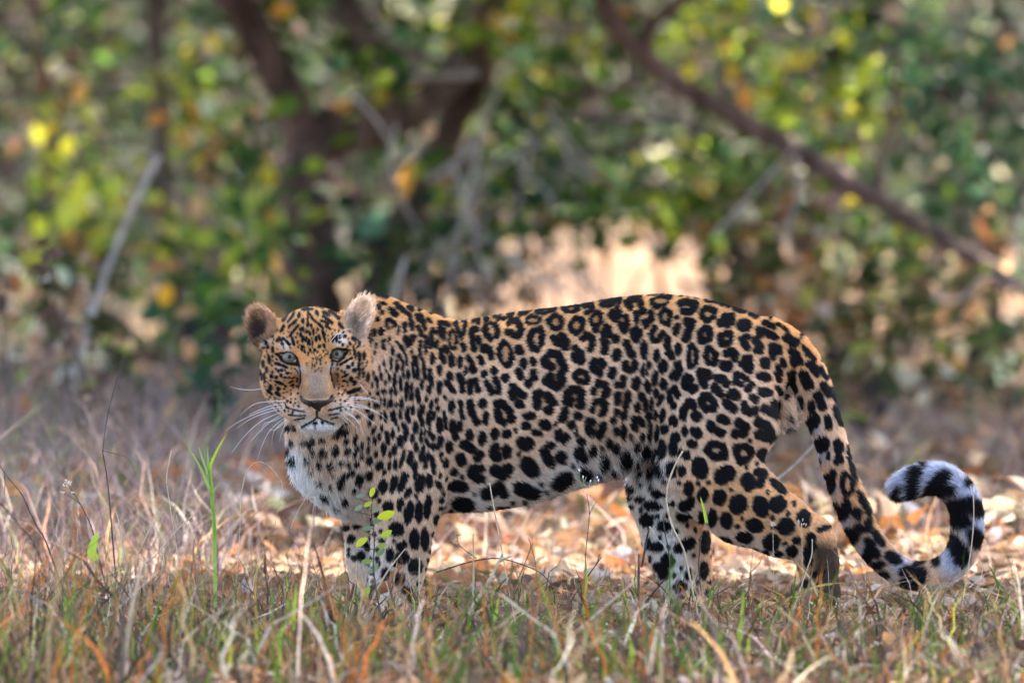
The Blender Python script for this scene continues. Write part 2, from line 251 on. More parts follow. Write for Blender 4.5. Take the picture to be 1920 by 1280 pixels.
(510,790,6.4,'''E 215 45 40 40 40|E 150 110 20 50|E 150 200 15 40|E 215 270 20 60 -20|E 255 205 25 30|E 260 400 20 50 -30|E 290 370 15 30|E 400 205 35 22|P 28 520,130 490,200|E 480 215 40 30|E 620 180 45 25|E 850 100 110 40 -20|E 910 190 30 25|E 1010 185 22 60 10|E 1090 260 15 40|E 520 305 30 32|E 635 310 55 45 -15|E 780 290 42 50|E 925 300 40 40 -15|P 22 1030,280 1000,370|E 440 385 45 28 15|E 585 440 30 35|E 710 455 45 40|E 840 440 40 30|E 935 470 30 35|E 1025 465 32 45 15|E 1085 365 25 30|E 480 500 35 15|E 745 590 20 30|E 575 655 40 22 10|P 38 970,560 890,600 840,660 825,720|E 1065 660 50 80 5|E 620 825 60 35 20|E 865 905 45 40|E 715 720 20 25|E 710 960 30 15|E 1000 790 25 30|E 1230 830 65 65|E 1410 990 70 70|E 1550 960 38 80 10|E 1650 1060 58 140 10|E 1770 1050 50 135|E 1870 990 40 150 5|E 1265 1070 30 45|E 900 1230 40 40|E 1010 1240 50 40'''),
(600,960,6.4,'''E 320 170 40 50|E 430 155 45 38|E 375 310 50 60 20|P 40 540,370 580,430|E 410 540 40 40|E 490 520 55 65 -20|E 345 480 20 60|E 930 170 90 85|E 1140 290 60 130|E 1265 290 48 140|E 990 370 70 55 -20|E 1000 510 85 85|E 850 470 50 85|E 1150 620 85 100 15|E 760 310 45 30|E 800 720 60 90|E 950 760 80 80|E 720 590 30 35|E 660 890 45 55|E 660 990 50 70|E 1050 900 70 50|E 1100 1000 60 60|E 625 1130 25 25|E 705 1200 25 35|E 830 1090 25 60'''),
(1400,600,6.4,'''P 30 660,310 790,460|P 56 750,520 830,620|P 35 860,560 950,680|P 66 670,650 730,770|P 50 900,760 980,880|P 30 1000,800 1090,990|P 55 840,880 900,1020|E 625 990 60 100|P 40 770,980 770,1060|E 800 1180 75 90|P 52 1060,1050 1140,1220|P 48 960,1160 980,1260|E 690 1240 20 40'''),
(1440,800,3.367,'''E 340 100 50 55|E 378 175 15 25|E 440 120 35 55 -10|E 440 200 38 35|E 510 150 22 65|E 260 20 20 40|E 530 270 20 70 -15|E 322 230 20 55|E 385 350 45 65 -10|E 410 290 25 35|C 22 480,290 465,340 490,410 520,390 530,340|E 600 480 25 100 -25|P 40 420,500 460,540|E 490 500 35 60|E 555 530 35 45 -20|P 26 560,610 590,640 630,630 620,580|E 690 700 30 75 -40|E 520 680 60 60 30|E 640 730 35 50 -40|E 660 790 60 40 30|E 620 830 45 40|E 700 870 50 30|E 790 830 65 42 35|E 960 870 55 28 -20|E 730 940 45 30|E 900 1000 70 60|E 960 950 55 60|E 1060 870 35 40|E 880 920 60 40|E 1230 840 60 75|P 55 1180,760 1230,850|P 52 1190,640 1260,640|P 50 1320,720 1330,760|P 60 1170,560 1300,530 1340,560|P 52 1060,440 1150,340|P 52 1100,450 1180,430|P 45 960,430 980,300|P 28 1040,230 1030,250|P 28 830,440 880,400|P 42 790,430 880,460|E 1300 390 28 35'''),
]
FACE = [
(470,540,7.664,'''E 660 210 55 18|E 535 245 25 20|E 460 305 38 22 -20|E 580 275 40 18 -5|E 515 335 45 15 -10|P 18 610,310 680,300 760,270|E 790 325 45 25|P 16 800,240 850,330 860,380|E 790 190 50 30|E 870 210 35 14|P 18 880,250 930,290|E 1010 215 60 14 10|E 1050 265 55 16 15|P 20 960,290 1070,315|E 1190 290 45 20 30|E 1170 320 50 14 10|E 1250 280 30 20 40|E 1330 250 60 25 20|E 1330 330 12 25|E 470 410 28 18 -40|P 20 560,380 500,480|P 18 640,380 630,420 570,490|E 725 410 25 45 10|E 785 485 25 35|P 14 860,370 850,480|P 14 880,400 930,480 980,520|E 980 390 25 45 -20|E 900 335 30 20|E 1105 400 65 25 30|P 18 1150,370 1230,420 1280,480|E 1250 375 20 18|P 18 1070,440 1190,530|P 16 1040,490 1130,540|P 16 1000,530 1060,590|E 1130 585 55 20 35|P 20 690,480 590,560|E 490 590 22 60 30|E 410 605 20 25|P 18 720,540 650,620 600,680|E 770 595 35 30|E 855 530 20 40|E 840 630 40 22|E 900 560 15 30|E 930 610 15 25|E 1310 575 25 60 -35|E 1360 550 15 25|E 990 605 20 15|E 1070 660 22 50 -20|E 755 675 25 28|E 430 730 22 48 40|E 490 725 20 43 50|E 345 690 20 25|P 18 540,740 590,790|E 490 785 20 22|E 640 750 20 70 -15|E 780 730 22 45 20|E 825 730 18 40 20|E 860 770 22 45 15|E 965 735 20 35|E 1010 715 18 40 -20|E 1080 740 16 50 -20|E 915 785 15 25|E 770 850 20 45|E 1075 835 16 30 -10|E 1015 830 18 25|E 880 660 14 30|E 930 650 12 40|E 805 900 15 22|E 880 885 14 22|E 940 880 18 25|E 850 930 8 25|E 1060 900 8 15|E 1200 740 22 45 10|E 1250 740 20 55|E 1300 720 20 30|E 1365 715 28 30 -20|E 1290 785 25 12|E 1480 770 40 30 40|E 1425 820 18 35 -20|E 1430 655 25 30|E 1545 820 15 60 -20|E 170 960 20 80 15|E 280 840 25 35|E 355 870 25 48|E 260 780 22 35|E 300 1005 25 70 -5|E 215 1080 28 55 5|E 270 1155 22 40|E 150 1200 22 50|E 240 1240 15 40|E 350 960 12 30|E 345 1190 15 30|P 20 390,1060 480,1085 550,1115|E 430 1165 15 25|E 465 1225 20 30|E 1480 950 16 100 -10|E 1540 1010 25 70 -10|E 1605 1010 25 60|E 1450 1110 22 30|P 16 1290,1100 1380,1050 1440,1020|E 1390 1140 25 30|E 1535 1200 20 55|E 1475 1195 25 30|E 1345 1210 15 25|E 1580 1230 15 40|P 15 400,935 460,912 560,893 640,925 690,990 715,1060|P 20 440,945 480,1015 560,1062 650,1072 710,1080|P 15 690,1040 722,1095|P 15 1158,970 1190,895 1270,868 1350,885 1415,912|P 19 1160,990 1200,1043 1270,1056 1335,1010 1380,930|P 11 1170,1050 1190,1095'''),
(420,520,3.765,'''E 292 605 14 25|E 320 640 10 18|E 265 665 14 25|E 280 690 8 30|E 305 700 10 38|E 345 760 13 22|E 395 770 12 18|E 400 728 35 12 20|E 390 805 25 12 40|E 335 795 30 12 40|E 350 685 12 14|E 385 690 12 12|E 415 675 10 12|E 440 690 12 8|E 470 690 12 7|E 460 660 12 8|E 480 720 20 6 -25|E 490 745 14 7 -25|E 440 750 10 10|E 480 810 6 8|E 420 640 10 10|E 500 690 15 6 -30|E 850 690 25 8 -25|E 885 720 15 20|E 905 745 14 20|E 840 725 12 8|E 940 640 10 40|E 975 575 14 30|E 945 575 12 35|E 870 640 12 12|E 905 660 14 12|E 935 700 8 30|E 965 680 10 40|E 900 800 50 15 -20|E 995 720 12 40|E 800 680 12 6 40|P 5 445,885 500,905 570,918|P 5 455,935 520,945 575,945|P 4 490,975 560,965|E 480 858 7 7|E 510 862 6 6|E 455 850 8 6|P 5 735,915 790,905 830,895|P 5 740,945 810,940|P 5 750,980 800,965|E 780 858 6 6|E 815 855 6 6|P 7 655,925 655,965|P 5 655,960 627,986 580,1008 545,1020|P 5 655,960 690,984 736,1002 770,1012|P 8 550,820 565,850 610,880|P 8 762,820 748,850 705,880|E 840 1060 70 32 -20|P 3 540,610 552,660 545,720 530,770|P 3 762,610 752,660 762,720 778,770|E 470 1045 35 16 40|E 640 1003 14 9|E 690 1000 12 8|E 640 1025 6 8'''),
]
RX0, RY0, RW, RH, RS = 430, 525, 1450, 670, 2          # raster window and cells per photo pixel

HOLES = []                                              # tan centres of the closed rosettes
def draw_marks(groups, noise_amp=1.5, seed=1):
    W, H = RW * RS, RH * RS
    D = np.full((H, W), 60.0, np.float32)
    def window(x0, x1, y0, y1, pad=9):
        i0 = max(0, int((x0 - pad - RX0) * RS)); i1 = min(W, int((x1 + pad - RX0) * RS) + 1)
        j0 = max(0, int((y0 - pad - RY0) * RS)); j1 = min(H, int((y1 + pad - RY0) * RS) + 1)
        if i1 <= i0 or j1 <= j0: return None
        X = (np.arange(i0, i1) + .5) / RS + RX0; Y = (np.arange(j0, j1) + .5) / RS + RY0
        return (slice(j0, j1), slice(i0, i1)), X[None, :], Y[:, None]
    for ox, oy, sc, txt in groups:
        for it in txt.split('|'):
            a = it.split()
            if a[0] == 'E':
                v = [float(t) for t in a[1:]]; ang = math.radians(v[4]) if len(v) > 4 else 0
                cx, cy, rx, ry = ox + v[0] / sc, oy + v[1] / sc, v[2] / sc, v[3] / sc
                m = max(rx, ry); w = window(cx - m, cx + m, cy - m, cy + m)
                if w is None: continue
                sl, X, Y = w; dx, dy = X - cx, Y - cy
                u = dx * math.cos(ang) + dy * math.sin(ang); q = -dx * math.sin(ang) + dy * math.cos(ang)
                k0 = np.sqrt((u / rx) ** 2 + (q / ry) ** 2); k1 = np.sqrt((u / rx ** 2) ** 2 + (q / ry ** 2) ** 2) + 1e-6
                D[sl] = np.minimum(D[sl], k0 * (k0 - 1) / k1)
            else:
                r = float(a[1]) / sc
                p = [tuple(float(t) for t in s.split(',')) for s in a[2:]]
                p = [(ox + x / sc, oy + y / sc) for x, y in p]
                if a[0] == 'C':
                    hx, hy = sum(q[0] for q in p) / len(p), sum(q[1] for q in p) / len(p)
                    HOLES.append((hx, hy, max(1.7, .9 * (np.ptp([q[0] for q in p]) / 2 - r * .75)), max(1.7, .9 * (np.ptp([q[1] for q in p]) / 2 - r * .75))))
                    p.append(p[0])
                for (x0, y0), (x1, y1) in zip(p[:-1], p[1:]):
                    w = window(min(x0, x1) - r, max(x0, x1) + r, min(y0, y1) - r, max(y0, y1) + r)
                    if w is None: continue
                    sl, X, Y = w; ex, ey = x1 - x0, y1 - y0
                    t = np.clip(((X - x0) * ex + (Y - y0) * ey) / (ex * ex + ey * ey + 1e-9), 0, 1)
                    D[sl] = np.minimum(D[sl], np.hypot(X - x0 - t * ex, Y - y0 - t * ey) - r)
    r_ = np.random.default_rng(seed)
    n = blur(r_.normal(size=D.shape).astype(np.float32), 3) * 9 + blur(r_.normal(size=D.shape).astype(np.float32), 7) * 12
    return D + n * noise_amp * .45

def blur(a, r):
    """three box passes"""
    for _ in range(2):
        for ax in (0, 1):
            c = np.cumsum(np.pad(a, [(r + 1, r) if i == ax else (0, 0) for i in (0, 1)], mode='edge'), axis=ax)
            a = (np.take(c, range(2 * r + 1, c.shape[ax]), axis=ax) - np.take(c, range(0, c.shape[ax] - 2 * r - 1), axis=ax)) / (2 * r + 1)
    return a.astype(np.float32)

# generic marks for what the photograph hides: the neck behind the head
hid = []
for i in range(240):
    x, y = rng.uniform(520, 700), rng.uniform(575, 800)
    if all((x - h[0]) ** 2 + (y - h[1]) ** 2 > 120 for h in hid) and ((x - 588) / 108) ** 2 + ((y - 690) / 125) ** 2 < 1: hid.append((x, y))
hid_txt = '|'.join('E %.1f %.1f %.1f %.1f %.0f' % (x - 500, y - 500, rng.uniform(2.5, 4), rng.uniform(4, 7), rng.uniform(-20, 20)) for x, y in hid)
DB0 = draw_marks(COAT + [(500, 500, 1.0, hid_txt)], .0, 3)
fill = []                                                # small spots where a patch would stay bare
for _ in range(9000):
    x, y = rng.uniform(540, 1640), rng.uniform(548, 1120)
    if (x > 1495 and 985 < y) or (x < 690 and y > 800) or (x > 1515 and y > 780) or (x - 588) ** 2 / 108 ** 2 + (y - 690) ** 2 / 120 ** 2 < 1: continue
    need = 8.0 if x > 850 else 6.5
    if DB0[int((y - RY0) * RS), int((x - RX0) * RS)] > need and all((x - a) ** 2 + (y - b) ** 2 > (need * 1.9) ** 2 for a, b in fill): fill.append((x, y))
fill_txt = '|'.join('E %.1f %.1f %.1f %.1f %.0f' % (x - 500, y - 500, rng.uniform(2.6, 4.2), rng.uniform(3.5, 5.5), rng.uniform(-25, 25)) for x, y in fill)
DB = draw_marks(COAT + [(500, 500, 1.0, hid_txt), (500, 500, 1.0, fill_txt)], 1.6, 3)
spk, tries = [], 0
D0 = draw_marks(FACE, .0, 4)
while len(spk) < 110 and tries < 6000:
    tries += 1; x, y = rng.uniform(496, 684), rng.uniform(620, 765)
    if abs(x - 597) < 34 + (y < 690) * 0 and y > 640: continue
    if ((x - 588) / 98) ** 2 + ((y - 690) / 105) ** 2 > 1 or ((x - 545) / 20) ** 2 + ((y - 666) / 17) ** 2 < 1 or ((x - 634) / 20) ** 2 + ((y - 664) / 17) ** 2 < 1: continue
    if D0[int((y - RY0) * RS), int((x - RX0) * RS)] < 3.2 or any((x - a) ** 2 + (y - b) ** 2 < 42 for a, b in spk): continue
    spk.append((x, y))
for _ in range(70):
    y = rng.uniform(632, 694); x = 597 + rng.normal() * (15 - (y - 632) * .12); spk.append((x, y))
spk_txt = '|'.join('E %.1f %.1f %.1f %.1f %.0f' % (x - 400, y - 500, rng.uniform(.8, 1.7) * (.55 if abs(x - 597) < 33 else 1), rng.uniform(1.2, 2.8) * (.6 if abs(x - 597) < 33 else 1), (x - 597) * .45 + rng.uniform(-15, 15)) for x, y in spk)
DF = draw_marks(FACE + [(400, 500, 1.0, spk_txt)], .7, 4)
holes = sorted(set(HOLES))
HD = draw_marks([(0, 0, 1.0, '|'.join('E %.2f %.2f %.2f %.2f 0' % h_ for h_ in holes))], .5, 9)
def soft(D, w): return np.clip(.5 - D / (2 * w), 0, 1)
BODY_BLACK = soft(DB - np.interp(RX0 + np.arange(RW * RS) / RS, [700, 900, 1480, 1560], [.7, 1.3, 1.3, .2])[None, :], np.interp(RX0 + np.arange(RW * RS) / RS, [1560, 1700], [1.1, 3.2])[None, :]); FACE_BLACK = soft(DF - .55, .8)
BODY_BLACK = BODY_BLACK * (1 - .92 * soft(HD, 1.0))
BODY_NEAR = blur(soft(DB, 2.0), 13)                       # marks near by: the darker ochre inside rosettes

def samp(R, px, py):
    i = np.clip(((px - RX0) * RS - .5), 0, RW * RS - 1.01); j = np.clip(((py - RY0) * RS - .5), 0, RH * RS - 1.01)
    i0 = i.astype(int); j0 = j.astype(int); fi = i - i0; fj = j - j0
    return (R[j0, i0] * (1 - fi) + R[j0, i0 + 1] * fi) * (1 - fj) + (R[j0 + 1, i0] * (1 - fi) + R[j0 + 1, i0 + 1] * fi) * fj

# ---- the body as one smooth-blended solid
H0 = P(588, 690, -0.20)                  # head origin
HS = K * (CAM_D - .2) / CAM_D            # head unit
HROLL = math.radians(2.0)
def hp(x, y, z):                         # head units: right, up, towards the viewer
    c, s = math.cos(HROLL), math.sin(HROLL)
    X, Yv = x * c - y * s, x * s + y * c
    return H0 + np.array((X, -z, Yv + z * 0)) * HS
def to_head(p):
    q = (p - H0) / HS; c, s = math.cos(HROLL), math.sin(HROLL)
    return np.stack([q[..., 0] * c + q[..., 2] * s, -q[..., 0] * s + q[..., 2] * c, -q[..., 1]], -1)
def to_side(p):
    return 960 + p[..., 0] / K, 1150 - (p[..., 2] + TILT * p[..., 1]) / K

VOX = 0.0038
B0 = np.array((-0.66, -0.40, -0.035)); B1 = np.array((1.12, 0.36, 0.78))
ND = np.ceil((B1 - B0) / VOX).astype(int)
GX = [(B0[i] + VOX * np.arange(ND[i])).astype(np.float32) for i in range(3)]
SD = np.full(tuple(ND), 0.08, np.float32)

def region(lo, hi):
    sl = tuple(slice(max(0, int((lo[i] - B0[i]) / VOX)), max(0, min(ND[i], int((hi[i] - B0[i]) / VOX) + 2))) for i in range(3))
    return sl, GX[0][sl[0]][:, None, None], GX[1][sl[1]][None, :, None], GX[2][sl[2]][None, None, :]
def smin(a, b, k):
    h = np.clip(.5 + .5 * (b - a) / k, 0, 1); return b + (a - b) * h - k * h * (1 - h)
def smax(a, b, k): return -smin(-a, -b, k)
def put(sl, d, k, cut=False):
    SD[sl] = smax(SD[sl], -d, k) if cut else smin(SD[sl], d, k)

def cone(a, b, ra, rb, k=.03, cut=False):
    a, b = np.asarray(a), np.asarray(b); m = max(ra, rb) + k + .03
    sl, X, Y, Z = region(np.minimum(a, b) - m, np.maximum(a, b) + m)
    ba = b - a; l2 = ba @ ba; rr = ra - rb; a2 = l2 - rr * rr; il2 = 1 / l2
    px, py, pz = X - a[0], Y - a[1], Z - a[2]
    y = px * ba[0] + py * ba[1] + pz * ba[2]; z = y - l2
    x2 = (px * l2 - ba[0] * y) ** 2 + (py * l2 - ba[1] * y) ** 2 + (pz * l2 - ba[2] * y) ** 2
    y2 = y * y * l2; z2 = z * z * l2; kk = np.sign(rr) * rr * rr * x2
    d = (np.sqrt(np.maximum(x2 * a2 * il2, 0)) + y * rr) * il2 - ra
    d = np.where(np.sign(z) * a2 * z2 > kk, np.sqrt(x2 + z2) * il2 - rb, d)
    d = np.where((np.sign(z) * a2 * z2 <= kk) & (np.sign(y) * a2 * y2 < kk), np.sqrt(x2 + y2) * il2 - ra, d)
    put(sl, d.astype(np.float32), k, cut)

def ell(c, r, k=.03, R=None, cut=False):
    c = np.asarray(c); r = np.asarray(r, float); m = r.max() + k + .03
    sl, X, Y, Z = region(c - m, c + m)
    x, y, z = X - c[0], Y - c[1], Z - c[2]
    if R is not None:
        R = np.asarray(R)      # rows: local axes
        x, y, z = (R[0, 0] * x + R[0, 1] * y + R[0, 2] * z, R[1, 0] * x + R[1, 1] * y + R[1, 2] * z, R[2, 0] * x + R[2, 1] * y + R[2, 2] * z)
    k0 = np.sqrt((x / r[0]) ** 2 + (y / r[1]) ** 2 + (z / r[2]) ** 2); k1 = np.sqrt((x / r[0] ** 2) ** 2 + (y / r[1] ** 2) ** 2 + (z / r[2] ** 2) ** 2) + 1e-6
    put(sl, (k0 * (k0 - 1) / k1).astype(np.float32), k, cut)

def px_chain(pts, k):                    # (px, py, Y, radius px)
    for a, b in zip(pts[:-1], pts[1:]):
        cone(P(*a[:3]), P(*b[:3]), a[3] * K, b[3] * K, k)

# torso: oval sections along the spine
tx = [645, 680, 705, 722, 745, 770, 795, 825, 870, 900, 960, 1020, 1080, 1140, 1200, 1250, 1300, 1360, 1420, 1460, 1490]
tt = [610, 575, 562, 560, 569, 583, 596, 605, 604, 598, 588, 581, 574, 562, 555, 553, 559, 572, 592, 614, 650]
bx = [645, 700, 760, 820, 860, 920, 980, 1040, 1100, 1150, 1200, 1260, 1340, 1420, 1465, 1490]
bt = [900, 955, 965, 962, 958, 952, 944, 925, 903, 886, 868, 850, 835, 805, 745, 690]
wx = [645, 700, 760, 800, 860, 930, 1000, 1070, 1130, 1190, 1240, 1300, 1380, 1440, 1490]
ww = [.085, .11, .125, .13, .142, .164, .170, .158, .134, .108, .112, .128, .118, .09, .035]
sl, X, Y, Z = region(np.array((-.42, -.25, .0)), np.array((.70, .25, .78)))
pxs = 960 + X / K
top = np.interp(pxs.ravel(), tx, tt); bot = np.interp(pxs.ravel(), bx, bt); hw = np.interp(pxs.ravel(), wx, ww)
def sm1(a, n=9):
    return np.convolve(np.pad(a, n, mode='edge'), np.ones(2 * n + 1) / (2 * n + 1), 'valid')
top, bot, hw = sm1(top, 6), sm1(bot), sm1(hw, 14)
zt, zb = (1150 - top) * K, (1150 - bot) * K
zc = ((zt + zb) / 2)[:, None, None]; hh = ((zt - zb) / 2)[:, None, None]; hw = hw[:, None, None]
vz = (Z - zc) / hh
ew = hw * (1 - .22 * np.clip(vz, 0, 1) ** 2 - .10 * np.clip(-vz, 0, 1))          # narrower towards the spine
d = (np.power(np.abs(vz) ** 2.15 + np.abs(Y / ew) ** 2.15, 1 / 2.15) - 1) * np.minimum(hh, ew)
dend = np.maximum(np.maximum(P(650, 700)[0] - X, X - P(1488, 700)[0]), -1)
put(sl, np.maximum(d, dend).astype(np.float32), .02)
# withers and shoulder blades
cone(P(712, 590, -.055), P(742, 640, -.075), .034, .05, .035); cone(P(712, 590, .055), P(742, 640, .075), .034, .05, .035)
# neck and chest
cone(P(765, 700, -.01), P(610, 725, -.10), .125, .098, .05)
cone(P(700, 640, -.01), P(640, 660, -.06), .075, .075, .05)
cone(P(652, 848, -.035), P(705, 905, -.01), .118, .095, .05)
cone(P(628, 800, -.07), P(652, 850, -.035), .105, .110, .05)
# near foreleg and shoulder
ell(P(768, 770, -.092), (.082, .066, .175), .026)
ell(P(792, 880, -.118), (.055, .05, .085), .022)
ell(P(735, 830, -.125), (.05, .04, .09), .03)
px_chain([(757, 850, -.10, 70), (764, 930, -.112, 60), (755, 985, -.115, 51), (750, 1040, -.112, 47), (742, 1085, -.112, 41), (733, 1125, -.114, 37)], .03)
ell(P(724, 1146, -.135), (.052, .062, .030), .02)
for i, dx in enumerate((-30, -12, 8, 26)): ell(P(722 + dx, 1154, -.175 + .008 * abs(i - 1.5)), (.015, .024, .019), .008)
# far foreleg
px_chain([(705, 900, .075, 62), (697, 985, .085, 45), (694, 1045, .085, 39), (700, 1100, .085, 35), (700, 1130, .085, 34)], .03)
ell(P(690, 1148, .065), (.050, .060, .028), .02)
for i, dx in enumerate((-30, -12, 8, 26)): ell(P(688 + dx, 1155, .028 + .008 * abs(i - 1.5)), (.015, .022, .018), .008)
# near hind leg
ell(P(1352, 745, -.066), (.125, .078, .17), .018)
px_chain([(1345, 790, -.085, 105), (1325, 885, -.098, 84)], .02)
px_chain([(1325, 880, -.10, 82), (1395, 945, -.105, 70), (1465, 985, -.11, 52), (1518, 1012, -.112, 38)], .028)
px_chain([(1524, 1008, -.112, 37), (1534, 1055, -.112, 32), (1537, 1110, -.112, 31), (1536, 1135, -.112, 32)], .025)
ell(P(1516, 1154, -.125), (.062, .052, .026), .02)
for i, dy in enumerate((-.045, -.015, .015, .04)): ell(P(1478 + 4 * abs(i - 1.5), 1160, -.125 + dy), (.024, .015, .017), .008)
# far hind leg
px_chain([(1290, 830, .085, 92), (1258, 930, .09, 72), (1268, 1010, .09, 57), (1280, 1065, .09, 47), (1287, 1105, .09, 43)], .03)
ell(P(1286, 1138, .06), (.060, .062, .028), .02)
for i, dx in enumerate((-36, -14, 10, 32)): ell(P(1284 + dx, 1146, .015 + .008 * abs(i - 1.5)), (.016, .024, .018), .008)
# under the tail
ell(P(1474, 768, -.012), (.020, .026, .036), .012)
# tail
TAIL = [(1440, 640, 0, 44), (1488, 668, .005, 39), (1522, 720, .01, 33), (1544, 780, .015, 29), (1559, 830, .02, 27), (1572, 880, .03, 27), (1595, 942, .045, 27), (1618, 996, .06, 26),
        (1650, 1040, .08, 26), (1692, 1072, .10, 25), (1737, 1080, .115, 25), (1779, 1064, .13, 25), (1806, 1030, .14, 25), (1815, 984, .15, 26), (1808, 942, .155, 26),
        (1788, 912, .16, 26), (1760, 897, .165, 26), (1724, 899, .17, 25), (1692, 913, .17, 20)]
tl = catmull(TAIL, 44); px_chain([tuple(t) for t in tl], .006)
# head
def hell(x, y, z, rx, ry, rz, k=.02, cut=False): ell(hp(x, y, z), np.array((rx, rz, ry)) * HS, k, None, cut)
hell(0, 22, -50, 86, 88, 95, .04)
hell(0, 40, 2, 66, 50, 48, .03)
for s in (-1, 1):
    hell(2 + s * 55, -14, -22, 45, 62, 58, .03)
    hell(2 + s * 43, 43, 30, 23, 15, 20, .018)              # brow
    hell(4 + s * 40, 2, 30, 26, 24, 26, .02)               # cheek bone
hell(2, -66, 0, 70, 42, 58, .03)
cone(hp(2, 24, 40), hp(8, -40, 92), 27 * HS, 23 * HS, .02)
cone(hp(7, -36, 70), hp(8, -48, 96), 27 * HS, 21 * HS, .016)
for s in (-1, 1): hell(8 + s * 32, -70, 75, 33, 26, 33, .013)
hell(8, -62, 60, 46, 34, 42, .02)
hell(8, -99, 62, 38, 17, 28, .010)
# mouth line and philtrum
for s in (-1, 1): cone(hp(8, -84, 108), hp(8 + s * 36, -92, 92), 2.5 * HS, 3.5 * HS, .005, True)
cone(hp(8, -62, 118), hp(8, -84, 110), 2.2 * HS, 2.2 * HS, .004, True)
# ears
def frame(fwd, up):
    f = np.array(fwd, float); f /= np.linalg.norm(f); u = np.array(up, float); u -= f * (u @ f); u /= np.linalg.norm(u)
    return np.stack([np.cross(f, u), f, u])
EARS = [(hp(-97, 84, -36), frame((-.50, -.84, .12), (-.62, 0, 1)), (31, 18, 38)), (hp(87, 92, -38), frame((.35, -.92, .08), (.50, 0, 1)), (26, 17, 44))]
for c, R, r in EARS:
    r = np.array(r) * HS
    ell(c, r, .022, R)
    cone(c - R[2] * r[2] * .5 - R[1] * .004, c + (hp(-50, 50, -40) - hp(-97, 84, -36) if c[0] < H0[0] else hp(45, 50, -40) - hp(87, 92, -38)) * .7, r[0] * .75, r[0] * .8, .02)
for c, R, r in EARS:
    r = np.array(r) * HS
    ell(c + R[1] * .016 + R[2] * .001, r * np.array((.84, .95, .86)), .006, R, True)
# sockets, found on the skin
def head_front(x, y):
    for z in np.arange(150, -60, -1.0):
        p = hp(x, y, z); i = ((p - B0) / VOX).astype(int)
        if SD[tuple(i)] < 0: return z
    return 0
EYES = []
for x, y in ((-43.2, 23.5), (45.8, 25.8)):
    z = head_front(x, y); EYES.append((x, y, z - 10.0))
for x, y, z in EYES: hell(x, y, z + 5.5, 12.6, 10.6, 15, .0025, True)

# ---- surface nets
def surface_nets(S):
    ins = S < 0
    n = np.array(S.shape)
    cnt = np.zeros(n - 1, np.uint8)
    for a in (0, 1):
        for b in (0, 1):
            for c in (0, 1): cnt += ins[a:n[0] - 1 + a, b:n[1] - 1 + b, c:n[2] - 1 + c]
    act = (cnt > 0) & (cnt < 8)
    idx = np.argwhere(act); vid = np.full(n - 1, -1, np.int32); vid[act] = np.arange(len(idx))
    acc = np.zeros((len(idx), 3)); num = np.zeros(len(idx))
    for ax in range(3):
        o = [i for i in range(3) if i != ax]
        for u in (0, 1):
            for v in (0, 1):
                a = idx.copy(); a[:, o[0]] += u; a[:, o[1]] += v; b = a.copy(); b[:, ax] += 1
                va, vb = S[tuple(a.T)], S[tuple(b.T)]
                m = (va < 0) != (vb < 0); t = np.where(m, va / (va - vb + 1e-12), 0)
                p = a.astype(float); p[:, ax] += t
                acc[m] += p[m]; num[m] += 1
    V = acc / num[:, None]
    F = []
    for ax in range(3):
        o1, o2 = (ax + 1) % 3, (ax + 2) % 3
        s0 = [slice(None)] * 3; s1 = [slice(None)] * 3; s0[ax] = slice(0, n[ax] - 1); s1[ax] = slice(1, n[ax])
        e = ins[tuple(s0)] != ins[tuple(s1)]
        q = np.argwhere(e); q = q[(q[:, o1] > 0) & (q[:, o2] > 0) & (q[:, o1] < n[o1] - 1) & (q[:, o2] < n[o2] - 1)]
        flip = ins[tuple(q.T)]
        def vv(d1, d2):
            r = q.copy(); r[:, o1] -= d1; r[:, o2] -= d2; return vid[tuple(r.T)]
        f = np.stack([vv(0, 0), vv(1, 0), vv(1, 1), vv(0, 1)], 1)
        f[~flip] = f[~flip][:, ::-1]
        F.append(f)
    return V * VOX + B0, np.vstack(F)
BV, BF = surface_nets(SD)
# keep the largest connected piece, relax a little
e = np.vstack([BF[:, [0, 1]], BF[:, [1, 2]], BF[:, [2, 3]], BF[:, [3, 0]]])
lab = np.arange(len(BV))
for _ in range(4000):
    m = np.minimum(lab[e[:, 0]], lab[e[:, 1]]); old = lab.copy()
    np.minimum.at(lab, e[:, 0], m); np.minimum.at(lab, e[:, 1], m); lab = lab[lab]
    if (lab == old).all(): break
main = np.bincount(lab).argmax(); keep = lab == main
re = -np.ones(len(BV), int); re[keep] = np.arange(keep.sum()); BF = re[BF[keep[BF[:, 0]]]]; BV = BV[keep]
e = np.vstack([BF[:, [0, 1]], BF[:, [1, 2]], BF[:, [2, 3]], BF[:, [3, 0]]]); deg = np.bincount(e.ravel(), minlength=len(BV))
for _ in range(3):
    s = np.stack([np.bincount(e[:, 0], BV[e[:, 1], i], len(BV)) + np.bincount(e[:, 1], BV[e[:, 0], i], len(BV)) for i in range(3)], 1)
    BV = BV * .5 + .5 * s / deg[:, None]
def vertex_normals(V, F):
    fn = np.cross(V[F[:, 2]] - V[F[:, 0]], V[F[:, 3]] - V[F[:, 1]]); N = np.zeros_like(V)
    for i in range(4):
        for a in range(3): N[:, a] += np.bincount(F[:, i], fn[:, a], len(V))
    return norm(N), np.linalg.norm(fn, axis=1) / 2
BN, BA = vertex_normals(BV, BF)

